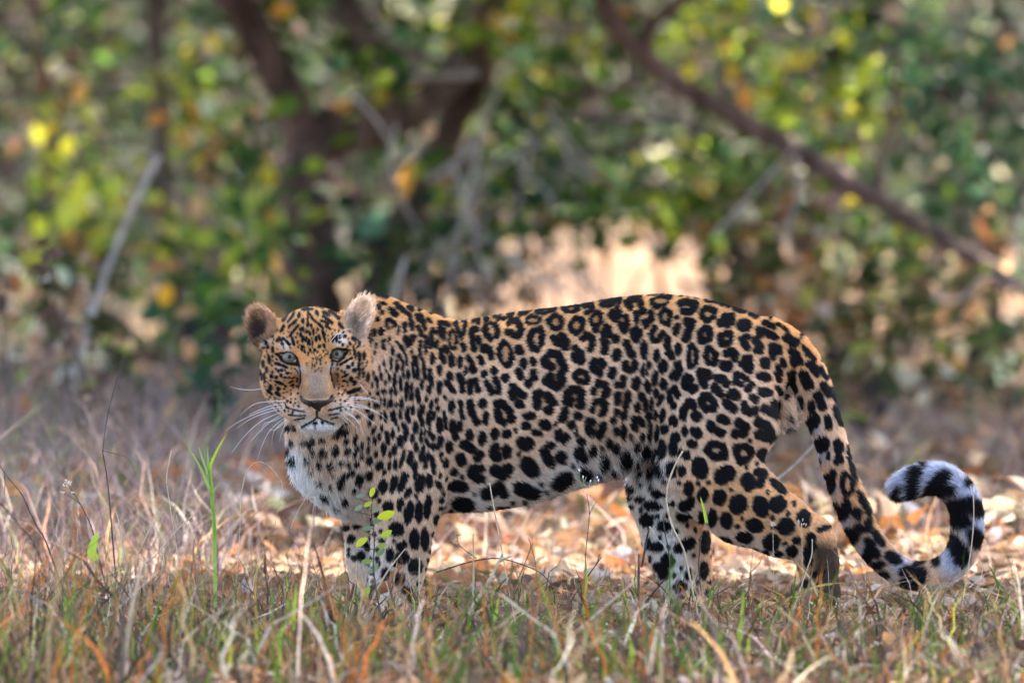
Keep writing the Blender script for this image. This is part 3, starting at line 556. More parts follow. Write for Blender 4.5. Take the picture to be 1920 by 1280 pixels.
# ---- coat colour anywhere on the skin
WHITE = [(552, 850, 26, 1.1), (575, 900, 30, 1.1), (612, 945, 30, 1.0), (660, 905, 34, .35), (640, 850, 34, .2), (590, 815, 24, .35), (900, 945, 34, .6), (1000, 925, 40, .7), (1100, 895, 40, .95),
         (1180, 872, 34, 1.0), (1232, 872, 22, .6), (860, 962, 26, .6), (1060, 850, 40, .4), (1225, 940, 50, .75), (1255, 1020, 50, .75), (1275, 1090, 45, .7), (690, 1040, 46, .6), (735, 1110, 50, .45),
         (1470, 805, 14, .9), (1476, 840, 18, 1.0), (1528, 800, 13, .8), (1540, 850, 15, 1), (1556, 915, 17, 1), (1580, 975, 18, 1), (1628, 1028, 24, .9), (1690, 1062, 26, .9),
         (1790, 1060, 36, 1), (1835, 1000, 30, 1.2), (1830, 930, 34, 1.2), (1780, 885, 36, 1.2), (1730, 890, 34, 1.2), (1685, 905, 34, 1.2)]
FWHITE = [(540, 645, 11, .8), (640, 640, 12, .8), (566, 690, 8, .9), (624, 686, 7, .9), (532, 690, 12, .5), (652, 688, 12, .5), (560, 772, 20, .75), (636, 770, 20, .75), (594, 797, 24, .95), (570, 800, 16, .8), (620, 800, 16, .8),
          (520, 760, 16, .4), (672, 758, 16, .35), (500, 640, 12, .6), (680, 640, 14, .6), (505, 625, 10, .5)]
def gsum(px, py, L):
    s = np.zeros_like(px)
    for x, y, r, w in L: s = s + w * np.exp(-((px - x) ** 2 + (py - y) ** 2) / (r * r))
    return np.clip(s, 0, 1)[:, None]
def head_weight(h):
    d = np.sqrt((h[:, 0] / np.where(h[:, 0] > 0, 102, 112)) ** 2 + ((h[:, 1] - 2) / 124) ** 2)
    w = np.clip((1.06 - d) / .05, 0, 1) * np.clip((h[:, 2] + 66) / 16, 0, 1)
    return w
def ear_inner(p, nr):
    o = np.zeros(len(p)); dk = np.zeros(len(p)); ear = np.zeros(len(p))
    for j, (c, R, r) in enumerate(EARS):
        q = (p - c) @ R.T; rr = np.array(r) * HS
        inside = (np.abs(q[:, 0]) < rr[0] * 1.08) & (np.abs(q[:, 2]) < rr[2] * 1.08) & (np.abs(q[:, 1]) < rr[1] * 1.6)
        ear = np.maximum(ear, inside * np.clip((q[:, 2] / rr[2] + .45) * 4, 0, 1))
        f = inside * np.clip((nr @ R[1]) * 3 + .1, 0, 1); o = np.maximum(o, f)
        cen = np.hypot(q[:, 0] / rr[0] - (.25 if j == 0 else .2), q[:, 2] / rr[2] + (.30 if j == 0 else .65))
        dk = np.maximum(dk, f * np.clip(1.7 - cen * 1.7, 0, 1) * (1 if j == 0 else .6))  # shade deep in the ears put in as dark colour
    return o, dk, ear
TAN = np.array((.76, .425, .165)); FLANK = np.array((.79, .57, .385)); PALE = np.array((.90, .87, .83)); BLACK = np.array((.0065, .006, .0075))
OCHRE = np.array((.46, .225, .075)); BRIDGE = np.array((.25, .20, .17))
def coat(p, nr):
    px, py = to_side(p); h = to_head(p); fx, fy = 588 + h[:, 0], 690 - h[:, 1]
    # body
    topy = np.interp(px, tx, tt); v = np.clip((py - topy) / 330, 0, 1)[:, None]
    base = TAN * (1 - np.clip(v * 2.6, 0, 1)) + FLANK * np.clip(v * 2.6, 0, 1)
    leg = (np.clip((px - 1240) / 40, 0, 1) * np.clip((py - 850) / 60, 0, 1))[:, None]
    base = base * (1 - .7 * leg) + TAN * 1.0 * .7 * leg
    near = samp(BODY_NEAR, px, py)[:, None]; mid = np.clip(1 - np.abs(px - 1080)[:, None] / 420, 0, 1)
    base = base * (1 - .75 * np.clip((near - .42) * 5, 0, 1) * mid) + OCHRE * .75 * np.clip((near - .42) * 5, 0, 1) * mid
    w = gsum(px, py, WHITE); under = np.clip((-nr[:, 2:3] - .35) * 2, 0, 1) * np.clip((np.minimum(1480, px)[:, None] * 0 + 1), 0, 1)
    pal_ = np.where(px[:, None] > 1500, np.array((.56, .57, .65)), PALE); base = base * (1 - w) + pal_ * w; base = base * (1 - .6 * under) + PALE * .6 * under
    hock = (np.clip((px - 1503) / 26, 0, 1) * np.clip((py - 1000) / 24, 0, 1) * np.clip((1585 - px) / 5, 0, 1))[:, None]  # self-shadow of the hind shank put into the coat colour
    base = base * (1 - .93 * hock) + np.array((.055, .032, .022)) * .93 * hock
    b = samp(BODY_BLACK, px, py)[:, None]; cb = base * (1 - b) + BLACK * b
    # head
    f = np.ones((len(p), 1)) * TAN
    side = np.clip((np.abs(h[:, 0]) - 45) / 50, 0, 1)[:, None] * np.clip((40 - h[:, 1]) / 60, 0, 1)[:, None]
    f = f * (1 - .6 * side) + FLANK * .6 * side
    low = np.clip((-h[:, 1] - 35) / 40, 0, 1)[:, None]; f = f * (1 - .5 * low) + FLANK * .5 * low
    wf = gsum(fx, fy, FWHITE); f = f * (1 - wf) + PALE * wf
    br = (np.exp(-((fx - 597) / 30) ** 2 - ((fy - 716) / 36) ** 4) * (.82 + .16 * np.sin(fx * .9 + 2 * np.sin(fy * .5)) * np.sin(fy * .7)))[:, None]; f = f * (1 - br) + BRIDGE * br
    sd_ = (np.exp(-((np.abs(fx - 597) - 31) / 7) ** 2 - ((fy - 712) / 30) ** 4))[:, None]; f = f * (1 - .5 * sd_) + np.array((.26, .15, .085)) * .5 * sd_
    bf = samp(FACE_BLACK, fx, fy)[:, None]; cf = f * (1 - bf) + BLACK * bf
    ein, edk, ear = ear_inner(p, nr)
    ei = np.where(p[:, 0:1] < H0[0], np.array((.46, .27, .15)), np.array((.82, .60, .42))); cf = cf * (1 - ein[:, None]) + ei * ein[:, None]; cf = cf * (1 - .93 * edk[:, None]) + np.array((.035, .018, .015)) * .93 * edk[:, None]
    eo = (ear * (1 - ein))[:, None]; cf = cf * (1 - eo) + np.array((.60, .31, .13)) * eo
    mot = (np.sin(px * .21 + py * .13) * np.cos(py * .17 - px * .07) + np.sin(px * .053 - py * .061))[:, None]
    cb = cb * (1 + .06 * mot); cf = cf * (1 + .05 * mot)
    hw_ = np.maximum(head_weight(h), np.maximum(ein, ear))[:, None]
    return cb * (1 - hw_) + cf * hw_, hw_[:, 0], ein

skin_c, _, _ = coat(BV, BN)
m_skin, nt, out = new_mat('coat_skin')
a = attr_node(nt); pb = nt.nodes.new('ShaderNodeBsdfPrincipled'); pb.inputs['Roughness'].default_value = .8; pb.inputs['Specular IOR Level'].default_value = .15
nt.links.new(a.outputs['Color'], pb.inputs['Base Color']); nt.links.new(pb.outputs[0], out.inputs[0])
m_fur, nt, out = new_mat('coat_fur')
a = attr_node(nt)
d1 = nt.nodes.new('ShaderNodeBsdfPrincipled'); d1.inputs['Roughness'].default_value = .48; d1.inputs['Specular IOR Level'].default_value = .26
nt.links.new(a.outputs['Color'], d1.inputs['Base Color'])
t1 = nt.nodes.new('ShaderNodeBsdfTranslucent'); nt.links.new(a.outputs['Color'], t1.inputs['Color'])
mx = nt.nodes.new('ShaderNodeMixShader'); mx.inputs[0].default_value = .48
nt.links.new(d1.outputs[0], mx.inputs[1]); nt.links.new(t1.outputs[0], mx.inputs[2]); nt.links.new(mx.outputs[0], out.inputs[0])

leopard = empty('leopard', (.15, 0, 0))
tag(leopard, 'spotted leopard standing side on in the dry grass, face turned to the viewer', 'leopard')
body = mesh_obj('body', BV, BF.astype(np.int32), m_skin, leopard, skin_c)

# ---- fur
FLOW = [(590, 560, 0, -1), (700, 580, 1, -.1), (760, 620, 1, .5), (820, 620, 1, .35), (1000, 600, 1, .15), (1200, 580, 1, .1), (1350, 590, 1, .4), (1450, 640, 1, 1), (740, 720, .35, 1), (800, 760, .25, 1), (720, 850, .1, 1), (640, 820, 0, 1),
        (570, 880, -.1, 1), (620, 950, .1, 1), (900, 750, 1, .35), (900, 900, 1, .6), (1000, 750, 1, .3), (1000, 900, 1, .8), (1100, 700, 1, .2), (1120, 880, .5, 1), (1200, 880, .2, 1), (1190, 780, .8, .6), (1260, 700, .7, .8), (1340, 700, 1, .45), (1440, 720, 1, .45),
        (1340, 850, .8, .7), (1440, 830, 1, .5), (1460, 880, 1, .5), (1400, 960, 1, .7), (1480, 1000, 1, .6), (1540, 1060, 0, 1), (1260, 950, 0, 1), (1280, 1080, 0, 1), (750, 980, .05, 1), (745, 1080, 0, 1), (690, 1040, 0, 1), (1220, 850, .1, 1)]
for (x0, y0, *_), (x1, y1, *_) in zip(tl[::3][:-1], tl[::3][1:]): FLOW.append((x0, y0, (x1 - x0) / math.hypot(x1 - x0, y1 - y0), (y1 - y0) / math.hypot(x1 - x0, y1 - y0)))
FL = np.array(FLOW)
LEN = [(560, 870, 60, .022), (620, 950, 40, .022), (1000, 930, 60, .012), (1100, 890, 60, .018), (1180, 865, 50, .022), (1230, 870, 30, .016), (1475, 800, 40, .022), (900, 950, 40, .010),
       (1690, 910, 60, .016), (1790, 930, 70, .012), (1800, 1020, 70, .008), (1600, 960, 60, .006), (650, 840, 60, .008)]
NF = 560000
fw_ = BA.copy(); fcen = BV[BF].mean(1)
hc = to_head(fcen); hwf = head_weight(hc)
fw_ = fw_ * (1 + 2.6 * hwf) * np.where(BN[BF[:, 0]][:, 1] > .45, .55, 1.0)
fi = rng.choice(len(BF), NF, p=fw_ / fw_.sum())
u, v = rng.uniform(size=(2, NF, 1))
q = BV[BF[fi]]; root = (q[:, 0] * (1 - u) + q[:, 1] * u) * (1 - v) + (q[:, 3] * (1 - u) + q[:, 2] * u) * v
qn = BN[BF[fi]]; rn = norm((qn[:, 0] * (1 - u) + qn[:, 1] * u) * (1 - v) + (qn[:, 3] * (1 - u) + qn[:, 2] * u) * v)
fc, fhw, fein = coat(root, rn)
px, py = to_side(root); h = to_head(root)
w = np.zeros((NF, len(FL)), np.float32)
for j in range(len(FL)): w[:, j] = 1 / (((px - FL[j, 0]) ** 2 + (py - FL[j, 1]) ** 2) + 300) ** 1.6
w /= w.sum(1, keepdims=True); fl = w @ FL[:, 2:4]
dirv = np.stack([fl[:, 0], np.zeros(NF), -fl[:, 1]], 1); dirv = norm(dirv); dirv[:, 1] += .15 * np.sign(root[:, 1])
hd = np.stack([h[:, 0] - 8, h[:, 1] + 30, -np.ones(NF) * 30], 1); hd = norm(hd)
hdir = np.stack([hd[:, 0], -hd[:, 2], hd[:, 1]], 1)
up = np.clip((h[:, 1] - 20) / 60, 0, 1)[:, None]; hdir[:, 1:2] += .3; hdir = norm(hdir)
dn = np.clip((-h[:, 1] - 60) / 20, 0, 1)[:, None]; hdir = norm(hdir * (1 - dn) + np.array((0, .3, -1)) * dn)
dirv = dirv * (1 - fhw[:, None]) + hdir * fhw[:, None]
dirv -= rn * (dirv * rn).sum(1, keepdims=True); dirv = norm(dirv)
ln = np.full(NF, .0086)
for x, y, r, a_ in LEN: ln += a_ * np.exp(-((px - x) ** 2 + (py - y) ** 2) / (r * r))
ln = np.where(py > 985, np.minimum(ln, .010 + .02 * (px > 1580)), ln)
hl = .0045 + .006 * np.clip((np.abs(h[:, 0]) - 50) / 40, 0, 1) + .004 * np.clip((h[:, 1] - 40) / 50, 0, 1) + .007 * np.clip((-h[:, 1] - 92) / 12, 0, 1)
hl = hl * np.clip(np.hypot(h[:, 0] - 9, h[:, 1] + 30) / 45, .5, 1) + (.004 + .002 * (h[:, 0] > 0)) * fein * rng.uniform(0, 1, NF) ** 3
ln = ln * (1 - fhw) + hl * fhw
_, _, fear = ear_inner(root, rn); ln = np.where((fear > .5) & (fein < .5), .0035, ln)
ln *= rng.uniform(.65, 1.25, NF)
okf = (root[:, 2] > -.02) & ((fein < .5) | (rng.random(NF) < .4))
for x, y, z in EYES: okf &= ~(((h[:, 0] - x) / 13.5) ** 2 + ((h[:, 1] - y) / 11.5) ** 2 < 1) | (h[:, 2] < z - 20)
okf &= ~((np.abs(h[:, 0] - 8.5) < 24 - (-52 - h[:, 1]).clip(0, 24) * .75) & (h[:, 1] < -50) & (h[:, 1] > -75) & (h[:, 2] > 85))
root, rn, dirv, ln, fc = root[okf], rn[okf], dirv[okf], ln[okf], fc[okf]; NF = len(root)
jit = rng.normal(0, .16, (NF, 3)); lift = (.22 + .22 * rng.random(NF))[:, None]
d0 = norm(dirv + rn * (lift + .35) + jit); d1v = norm(dirv + rn * lift * .6 + jit); d2 = norm(dirv + rn * (lift * .25) + jit * 1.6)
L3 = (ln / 3)[:, None]
pts = np.stack([root - rn * .001, root + d0 * L3, root + (d0 + d1v) * L3, root + (d0 + d1v + d2) * L3], 1).astype(np.float32)
cv = bpy.data.hair_curves.new('fur'); cv.add_curves([4] * NF)
off = np.array(leopard.location, np.float32)
cv.attributes['position'].data.foreach_set('vector', (pts - off).ravel())
ra = cv.attributes.get('radius') or cv.attributes.new('radius', 'FLOAT', 'POINT')
rr = np.tile(np.array((.00052, .00050, .00036, .00008), np.float32), NF) * np.repeat((.75 + .35 * np.clip(ln / .012, 0, 1.2)).astype(np.float32), 4)
ra.data.foreach_set('value', rr.astype(np.float32))
ca = cv.attributes.new('Col', 'FLOAT_COLOR', 'CURVE')
c4 = np.ones((NF, 4), np.float32); c4[:, :3] = np.clip(fc * rng.uniform(.68, 1.28, (NF, 1)), 0, .95); ca.data.foreach_set('color', c4.ravel())
cv.materials.append(m_fur)
fur = bpy.data.objects.new('fur', cv); COL.objects.link(fur); fur.parent = leopard

# ---- eyes
m_ball = plain_mat('eye_white', (.10, .085, .075), .12, .6)
m_iris, nt, out = new_mat('eye_iris')
tcn = nt.nodes.new('ShaderNodeTexCoord'); gn = nt.nodes.new('ShaderNodeTexNoise'); gn.inputs['Scale'].default_value = 220; gn.inputs['Detail'].default_value = 4
nt.links.new(tcn.outputs['Object'], gn.inputs['Vector'])
cr = nt.nodes.new('ShaderNodeValToRGB'); cr.color_ramp.elements[0].position = .3; cr.color_ramp.elements[0].color = (.095, .092, .062, 1)
cr.color_ramp.elements[1].position = .75; cr.color_ramp.elements[1].color = (.18, .175, .125, 1)
nt.links.new(gn.outputs[0], cr.inputs[0])
pi_ = nt.nodes.new('ShaderNodeBsdfPrincipled'); pi_.inputs['Roughness'].default_value = .3; pi_.inputs['Specular IOR Level'].default_value = .3; pi_.inputs['Coat Weight'].default_value = .12; pi_.inputs['Coat Roughness'].default_value = .03
nt.links.new(cr.outputs[0], pi_.inputs['Base Color']); nt.links.new(pi_.outputs[0], out.inputs[0])
m_pupil = plain_mat('eye_pupil', (.004, .004, .005), .25, .2)
def dome(c, r, a0, a1, axis, n=24, rings=8):
    """part of a ball around an axis between two polar angles"""
    ax = np.array(axis, float); ax /= np.linalg.norm(ax); s = np.cross(ax, (0, 0, 1)); s /= np.linalg.norm(s); t = np.cross(s, ax)
    V, F = [], []
    for i in range(rings + 1):
        th = a0 + (a1 - a0) * i / rings
        for k_ in range(n):
            f = 2 * math.pi * k_ / n; V.append(c + r * (ax * math.cos(th) + (s * math.cos(f) + t * math.sin(f)) * math.sin(th)))
    for i in range(rings):
        for k_ in range(n):
            k2 = (k_ + 1) % n; F.append((i * n + k_, i * n + k2, (i + 1) * n + k2, (i + 1) * n + k_))
    return V, F
look = np.array((0, -1, .045))
for x, y, z in EYES:
    c = hp(x, y, z - 4); r = 14.6 * HS
    eb = mesh_obj('eye', *dome(c, r, .02, 3.1, look, 28, 20), m_ball, leopard)
    ax = look + np.array((.03 * (1 if x < 0 else -1.2), 0, .07))
    mesh_obj('iris', *dome(c, r * 1.012, .24, .72, ax, 32, 8), m_iris, eb)
    mesh_obj('pupil', *dome(c, r * 1.015, .0, .265, ax, 24, 4), m_pupil, eb)

# ---- nose
m_nose = plain_mat('nose_leather', (.032, .018, .016), .42, .4)
ring = [(-25, -49), (-19, -53.5), (-8, -54.5), (8.5, -53.5), (25, -54.5), (36, -53.5), (42, -49), (37, -58), (27, -64), (16, -71), (12, -78), (8.5, -80), (5, -78), (1, -71), (-10, -64), (-20, -58)]
def nose_z(x, y): return head_front(x, y)
V = []; cx, cy = 8.5, -61
base = [(x, y, nose_z(x * .92 + .7, y) + 1.0) for x, y in ring]
V += [hp(*b) for b in base]
mid = [(cx + (x - cx) * .80, cy + (y - cy) * .80, z + 6) for x, y, z in base]; V += [hp(*b) for b in mid]
inn = [(cx + (x - cx) * .40, cy + (y - cy) * .45, nose_z(cx + (x - cx) * .4, cy + (y - cy) * .45) + 8.0) for x, y, z in base]; V += [hp(*b) for b in inn]
V.append(hp(cx, cy, nose_z(cx, cy) + 8.5)); n = len(ring); F = []
for a_ in (0, 1):
    for i in range(n): F.append((a_ * n + i, a_ * n + (i + 1) % n, (a_ + 1) * n + (i + 1) % n, (a_ + 1) * n + i))
for i in range(n): F.append((2 * n + i, 2 * n + (i + 1) % n, 3 * n))
nose = mesh_obj('nose', V, [tuple(reversed(f)) for f in F], m_nose, leopard)
tag(nose, 'dark brown leathery nose')
m_black = plain_mat('nostril_dark', (.008, .006, .006), .5, .2)
for s in (-1, 1):
    c0, c1 = (8.5 + s * 20, -57), (8.5 + s * 11, -63)
    vv, ff = tube([hp(c0[0], c0[1], nose_z(*c0) + 5.5), hp(c1[0], c1[1] + 2, nose_z(*c1) + 8), hp(c1[0] - s * 3, c1[1] - 1, nose_z(*c1) + 7.5)], [2.2 * HS, 2.6 * HS, 1.2 * HS], 6, 8)
    mesh_obj('nostril', vv, ff, m_black, nose)

# ---- whiskers
m_wh = plain_mat('whisker_white', (.80, .78, .74), .35, .5)
WH = [((450, 848), (300, 850), (205, 870), (110, 940)), ((440, 868), (330, 880), (230, 915), (170, 945)), ((440, 885), (300, 905), (120, 975), (0, 1050)), ((440, 895), (300, 925), (180, 970), (90, 1030)),
      ((400, 935), (250, 1000), (130, 1100), (30, 1220)), ((420, 945), (320, 1000), (250, 1060), (170, 1140)), ((430, 955), (340, 1000), (270, 1020), (245, 1090)), ((440, 965), (350, 1030), (280, 1110), (205, 1280)),
      ((450, 975), (380, 1030), (330, 1090), (315, 1180)), ((470, 985), (420, 1030), (390, 1090), (370, 1160)), ((285, 770), (200, 780), (110, 775), (30, 755)), ((460, 960), (410, 1010), (350, 1050), (300, 1050)),
      ((845, 842), (950, 840), (1040, 855), (1130, 890)), ((850, 855), (960, 850), (1060, 870), (1110, 900)), ((845, 870), (960, 895), (1080, 950), (1160, 1030)), ((850, 885), (940, 905), (1040, 935), (1100, 980)),
      ((840, 905), (930, 930), (1010, 990), (1090, 1070)), ((840, 920), (920, 980), (960, 1050), (970, 1120)), ((835, 935), (900, 970), (950, 1030), (965, 1080)), ((825, 950), (880, 1000), (920, 1050), (930, 1100)),
      ((815, 965), (850, 1000), (880, 1040), (890, 1085)), ((810, 975), (830, 1010), (850, 1050), (850, 1090)), ((945, 750), (980, 790), (1010, 830), (1020, 850)), ((760, 450), (810, 400), (860, 370), (920, 365)),
      ((830, 420), (860, 400), (880, 405), (900, 415))]
for i, w4 in enumerate(WH):
    p4 = []
    for j, (zx, zy) in enumerate(w4):
        x, y = zx / 3.765 + 420 - 588, 690 - (zy / 3.765 + 520)
        z = head_front(x, y) + 1 if j == 0 else z - [0, 4, 10, 16][j] * (1 if i < 22 else .2)
        p4.append(hp(x, y, z))
    vv, ff = tube(p4, [.00062, .00055, .0004, .00018], 12, 4)
    mesh_obj('whisker', vv, ff, m_wh, leopard)
# ------------------------------------------------------------------ ground
nx, ny = 150, 260
gx = np.linspace(-22, 22, nx); gx = np.sign(gx) * (np.abs(gx) / 22) ** 1.8 * 22
gy = -20 + (np.linspace(0, 1, ny) ** 1.0) * 0; gy = np.concatenate([np.linspace(-22, -3, 30), np.linspace(-2.9, 8, 150), np.linspace(8.3, 130, 80)])
gX, gY = np.meshgrid(gx, gy, indexing='ij'); gZ = ground_z(gX, gY) + rng.normal(0, .003, gX.shape)
gV = np.stack([gX, gY, gZ], -1).reshape(-1, 3); i, j = np.meshgrid(np.arange(nx - 1), np.arange(ny - 1), indexing='ij')
gF = np.stack([i * ny + j, (i + 1) * ny + j, (i + 1) * ny + j + 1, i * ny + j + 1], -1).reshape(-1, 4)
m_ground, nt, out = new_mat('forest_soil')
tc = nt.nodes.new('ShaderNodeTexCoord')
n1 = nt.nodes.new('ShaderNodeTexNoise'); n1.inputs['Scale'].default_value = 2.2; n1.inputs['Detail'].default_value = 8
n2 = nt.nodes.new('ShaderNodeTexNoise'); n2.inputs['Scale'].default_value = 40; n2.inputs['Detail'].default_value = 8
for n_ in (n1, n2): nt.links.new(tc.outputs['Object'], n_.inputs['Vector'])
r1 = nt.nodes.new('ShaderNodeValToRGB'); r1.color_ramp.elements[0].position = .35; r1.color_ramp.elements[0].color = (.075, .048, .034, 1)
r1.color_ramp.elements[1].position = .68; r1.color_ramp.elements[1].color = (.34, .205, .12, 1)
nt.links.new(n1.outputs[0], r1.inputs[0])
r2 = nt.nodes.new('ShaderNodeValToRGB'); r2.color_ramp.elements[0].position = .3; r2.color_ramp.elements[0].color = (.55, .5, .48, 1)
r2.color_ramp.elements[1].position = .7; r2.color_ramp.elements[1].color = (1.1, 1.05, 1, 1); nt.links.new(n2.outputs[0], r2.inputs[0])
mm = nt.nodes.new('ShaderNodeMix'); mm.data_type = 'RGBA'; mm.blend_type = 'MULTIPLY'; mm.inputs[0].default_value = 1
nt.links.new(r1.outputs[0], mm.inputs[6]); nt.links.new(r2.outputs[0], mm.inputs[7])
bp = nt.nodes.new('ShaderNodeBump'); bp.inputs['Strength'].default_value = .8; bp.inputs['Distance'].default_value = .015; nt.links.new(n2.outputs[0], bp.inputs['Height'])
pg = nt.nodes.new('ShaderNodeBsdfPrincipled'); pg.inputs['Roughness'].default_value = .95; pg.inputs['Specular IOR Level'].default_value = .1
nt.links.new(mm.outputs[2], pg.inputs['Base Color']); nt.links.new(bp.outputs[0], pg.inputs['Normal']); nt.links.new(pg.outputs[0], out.inputs[0])
ground = mesh_obj('ground', gV, gF.astype(np.int32), m_ground)
tag(ground, 'dry reddish brown forest soil', kind='structure')

# ------------------------------------------------------------------ materials of the plants
m_leaf = leaf_mat('live_leaf', .5, .55, .12, 1.6, .6)
m_dead = leaf_mat('dead_leaf', .22, .7, .12, 1.1, .35)
m_grass = leaf_mat('grass_blade', .40, .5, .12, 1.25, .6)
m_bark = bark_mat('bark_dark', (.050, .030, .025), (.19, .115, .088))
m_bark2 = bark_mat('bark_grey', (.07, .052, .045), (.22, .17, .15), 24)
m_twig = bark_mat('twig_pale', (.26, .21, .18), (.50, .43, .37), 60)
m_stemd = bark_mat('stem_dark', (.035, .025, .022), (.12, .085, .07), 120)
m_straw = bark_mat('straw', (.42, .30, .18), (.66, .52, .35), 90)

def sun_gap(pos):
    """leaves that would shade the open clearing are not there: the gap in the trees that lets the sun in"""
    s_ = np.array(SUN_DIR) / SUN_DIR.z; g = pos - s_[None] * (pos[:, 2:3] - .3)
    return (np.random.default_rng(len(pos)).random(len(pos)) < .72) | ~((g[:, 0] > -.5) & (g[:, 0] < 1.7) & (g[:, 1] > 11.5) & (g[:, 1] < 27))
GRN = [(5, (.045, .095, .020)), (3, (.085, .145, .022)), (2, (.025, .065, .035)), (.7, (.30, .34, .05)), (.25, (.42, .22, .07)), (.7, (.040, .030, .026))]
YGR = [(3, (.17, .25, .035)), (3, (.33, .38, .04)), (2.4, (.05, .10, .025)), (1.3, (.58, .52, .05)), (.5, (.58, .28, .06)), (.9, (.46, .48, .27))]
DGR = [(5, (.020, .050, .028)), (3, (.030, .070, .030)), (1.6, (.060, .10, .030)), (1.6, (.040, .028, .026)), (.5, (.42, .43, .27)), (.3, (.26, .13, .06))]  # pale leaves stand in for sun highlights, brown-black ones for shadowed gaps
OLV = [(3, (.050, .062, .022)), (2.4, (.085, .085, .036)), (2.2, (.13, .085, .048)), (1, (.30, .34, .06)), (.8, (.46, .25, .11)), (.8, (.48, .44, .31)), (1, (.035, .026, .024))]
DRY = [(3, (.26, .15, .085)), (3, (.42, .27, .155)), (2, (.14, .08, .052)), (1.6, (.46, .19, .07)), (1, (.52, .43, .33)), (.4, (.14, .14, .05))]
WOOD = [(4, (.022, .045, .020)), (4, (.034, .024, .024)), (2, (.050, .070, .022)), (1.2, (.070, .048, .040)), (.25, (.42, .42, .24))]

# ------------------------------------------------------------------ trees, limbs and trunks behind the animal
def trunk_thing(name, label, cat, limbs, mat, group=None, sides=9, part='trunk'):
    base = limbs[0][0][0]; b = P(*base); root = empty(name, (b[0], b[1], float(ground_z(b[0], b[1]))))
    tag(root, label, cat, group)
    for n_, (pts, rad) in enumerate(limbs):
        p3 = [P(*p) for p in pts]
        v, f = tube(p3, rad, max(8, 8 * len(pts)), sides, .11, seed=int(pts[0][0]) + n_)
        mesh_obj(part if n_ == 0 else 'limb', v, f, mat, root)
    return root
def gpx(px, Y):      # the photo row of the ground at that column and depth
    lo, hi = -400, 1400
    for _ in range(40):
        m_ = (lo + hi) / 2; p = P(px, m_, Y)
        if p[2] > ground_z(p[0], p[1]) - .05: lo = m_
        else: hi = m_
    return lo
t1 = trunk_thing('gnarled_tree', 'thick dark tree trunk bending over right behind the leopard\'s head', 'tree',
    [([(592, gpx(592, 9), 9), (588, 560, 9), (580, 420, 9), (572, 300, 9), (600, 255, 9.1), (680, 235, 9.3), (790, 190, 9.6), (900, 60, 10), (980, -220, 10.4)], [.115, .10, .092, .09, .088, .08, .072, .06, .05]),
     ([(760, 205, 9.5), (700, 110, 9.7), (640, -40, 10), (600, -250, 10.2)], [.06, .05, .045, .04]),
     ([(575, 300, 9), (545, 190, 9), (480, 60, 9), (420, -60, 9), (380, -300, 9.1)], [.07, .068, .066, .06, .05])], m_bark)
t2 = trunk_thing('leaning_tree', 'dark leaning trunk above the leopard\'s shoulder, crossed by pale twigs', 'tree',
    [([(715, gpx(715, 9.9), 9.9), (735, 480, 9.9), (790, 360, 9.9), (850, 230, 9.9), (900, 120, 9.9), (930, -60, 9.9), (960, -350, 9.9)], [.085, .075, .066, .06, .056, .05, .04]),
     ([(800, 340, 9.85), (870, 300, 9.7), (900, 240, 9.6)], [.035, .025, .012])], m_bark)
t3 = trunk_thing('slim_tree', 'slim grey brown tree trunk standing left of the leopard\'s ears', 'tree',
    [([(330, gpx(330, 10), 10), (325, 560, 10), (308, 380, 10), (300, 240, 10), (292, 100, 10), (286, -60, 10), (280, -400, 10)], [.04, .038, .036, .034, .034, .032, .028])], m_bark2)
t4 = trunk_thing('slim_tree', 'thin dark sapling trunk near the left edge of the picture', 'tree',
    [([(95, gpx(95, 11), 11), (95, 500, 11), (80, 200, 11), (60, -60, 11), (50, -400, 11)], [.03, .028, .026, .025, .02])], m_bark)
t5 = trunk_thing('fallen_limb', 'long dark bare limb slanting down to the right above the hindquarters', 'branch',
    [([(1925, 545, 8.15), (1800, 470, 8.15), (1660, 385, 8.15), (1540, 312, 8.15), (1400, 232, 8.15), (1260, 150, 8.15), (1185, 85, 8.15), (1130, 0, 8.15), (1080, -160, 8.15)], [.020, .034, .037, .036, .034, .033, .035, .037, .034]),
     ([(1225, 130, 8.15), (1215, 60, 8.15), (1300, -20, 8.15), (1380, -120, 8.15)], [.025, .022, .02, .016]),
     ([(1380, 220, 8.15), (1352, 150, 8.15), (1372, 95, 8.15)], [.012, .010, .006]),
     ([(1655, 380, 8.15), (1650, 300, 8.15), (1672, 215, 8.15), (1690, 100, 8.15)], [.014, .012, .010, .007]),
     ([(1210, 150, 8.15), (1120, 178, 8.15), (1010, 190, 8.15)], [.016, .013, .008])], m_bark, part='limb')
t6 = trunk_thing('slim_tree', 'thin straight stem rising through the sunlit gap above the leopard\'s back', 'tree',
    [([(1248, gpx(1248, 10.5), 10.5), (1240, 540, 10.5), (1215, 400, 10.5), (1195, 300, 10.5), (1175, 100, 10.5), (1160, -200, 10.5)], [.015, .014, .013, .012, .010, .008])], m_bark)
t7 = trunk_thing('slim_tree', 'dark sapling stem at the right edge behind the tail', 'tree',
    [([(1872, gpx(1872, 10.5), 10.5), (1868, 600, 10.5), (1850, 380, 10.5), (1858, 200, 10.5), (1870, -200, 10.5)], [.03, .028, .026, .024, .02])], m_bark)
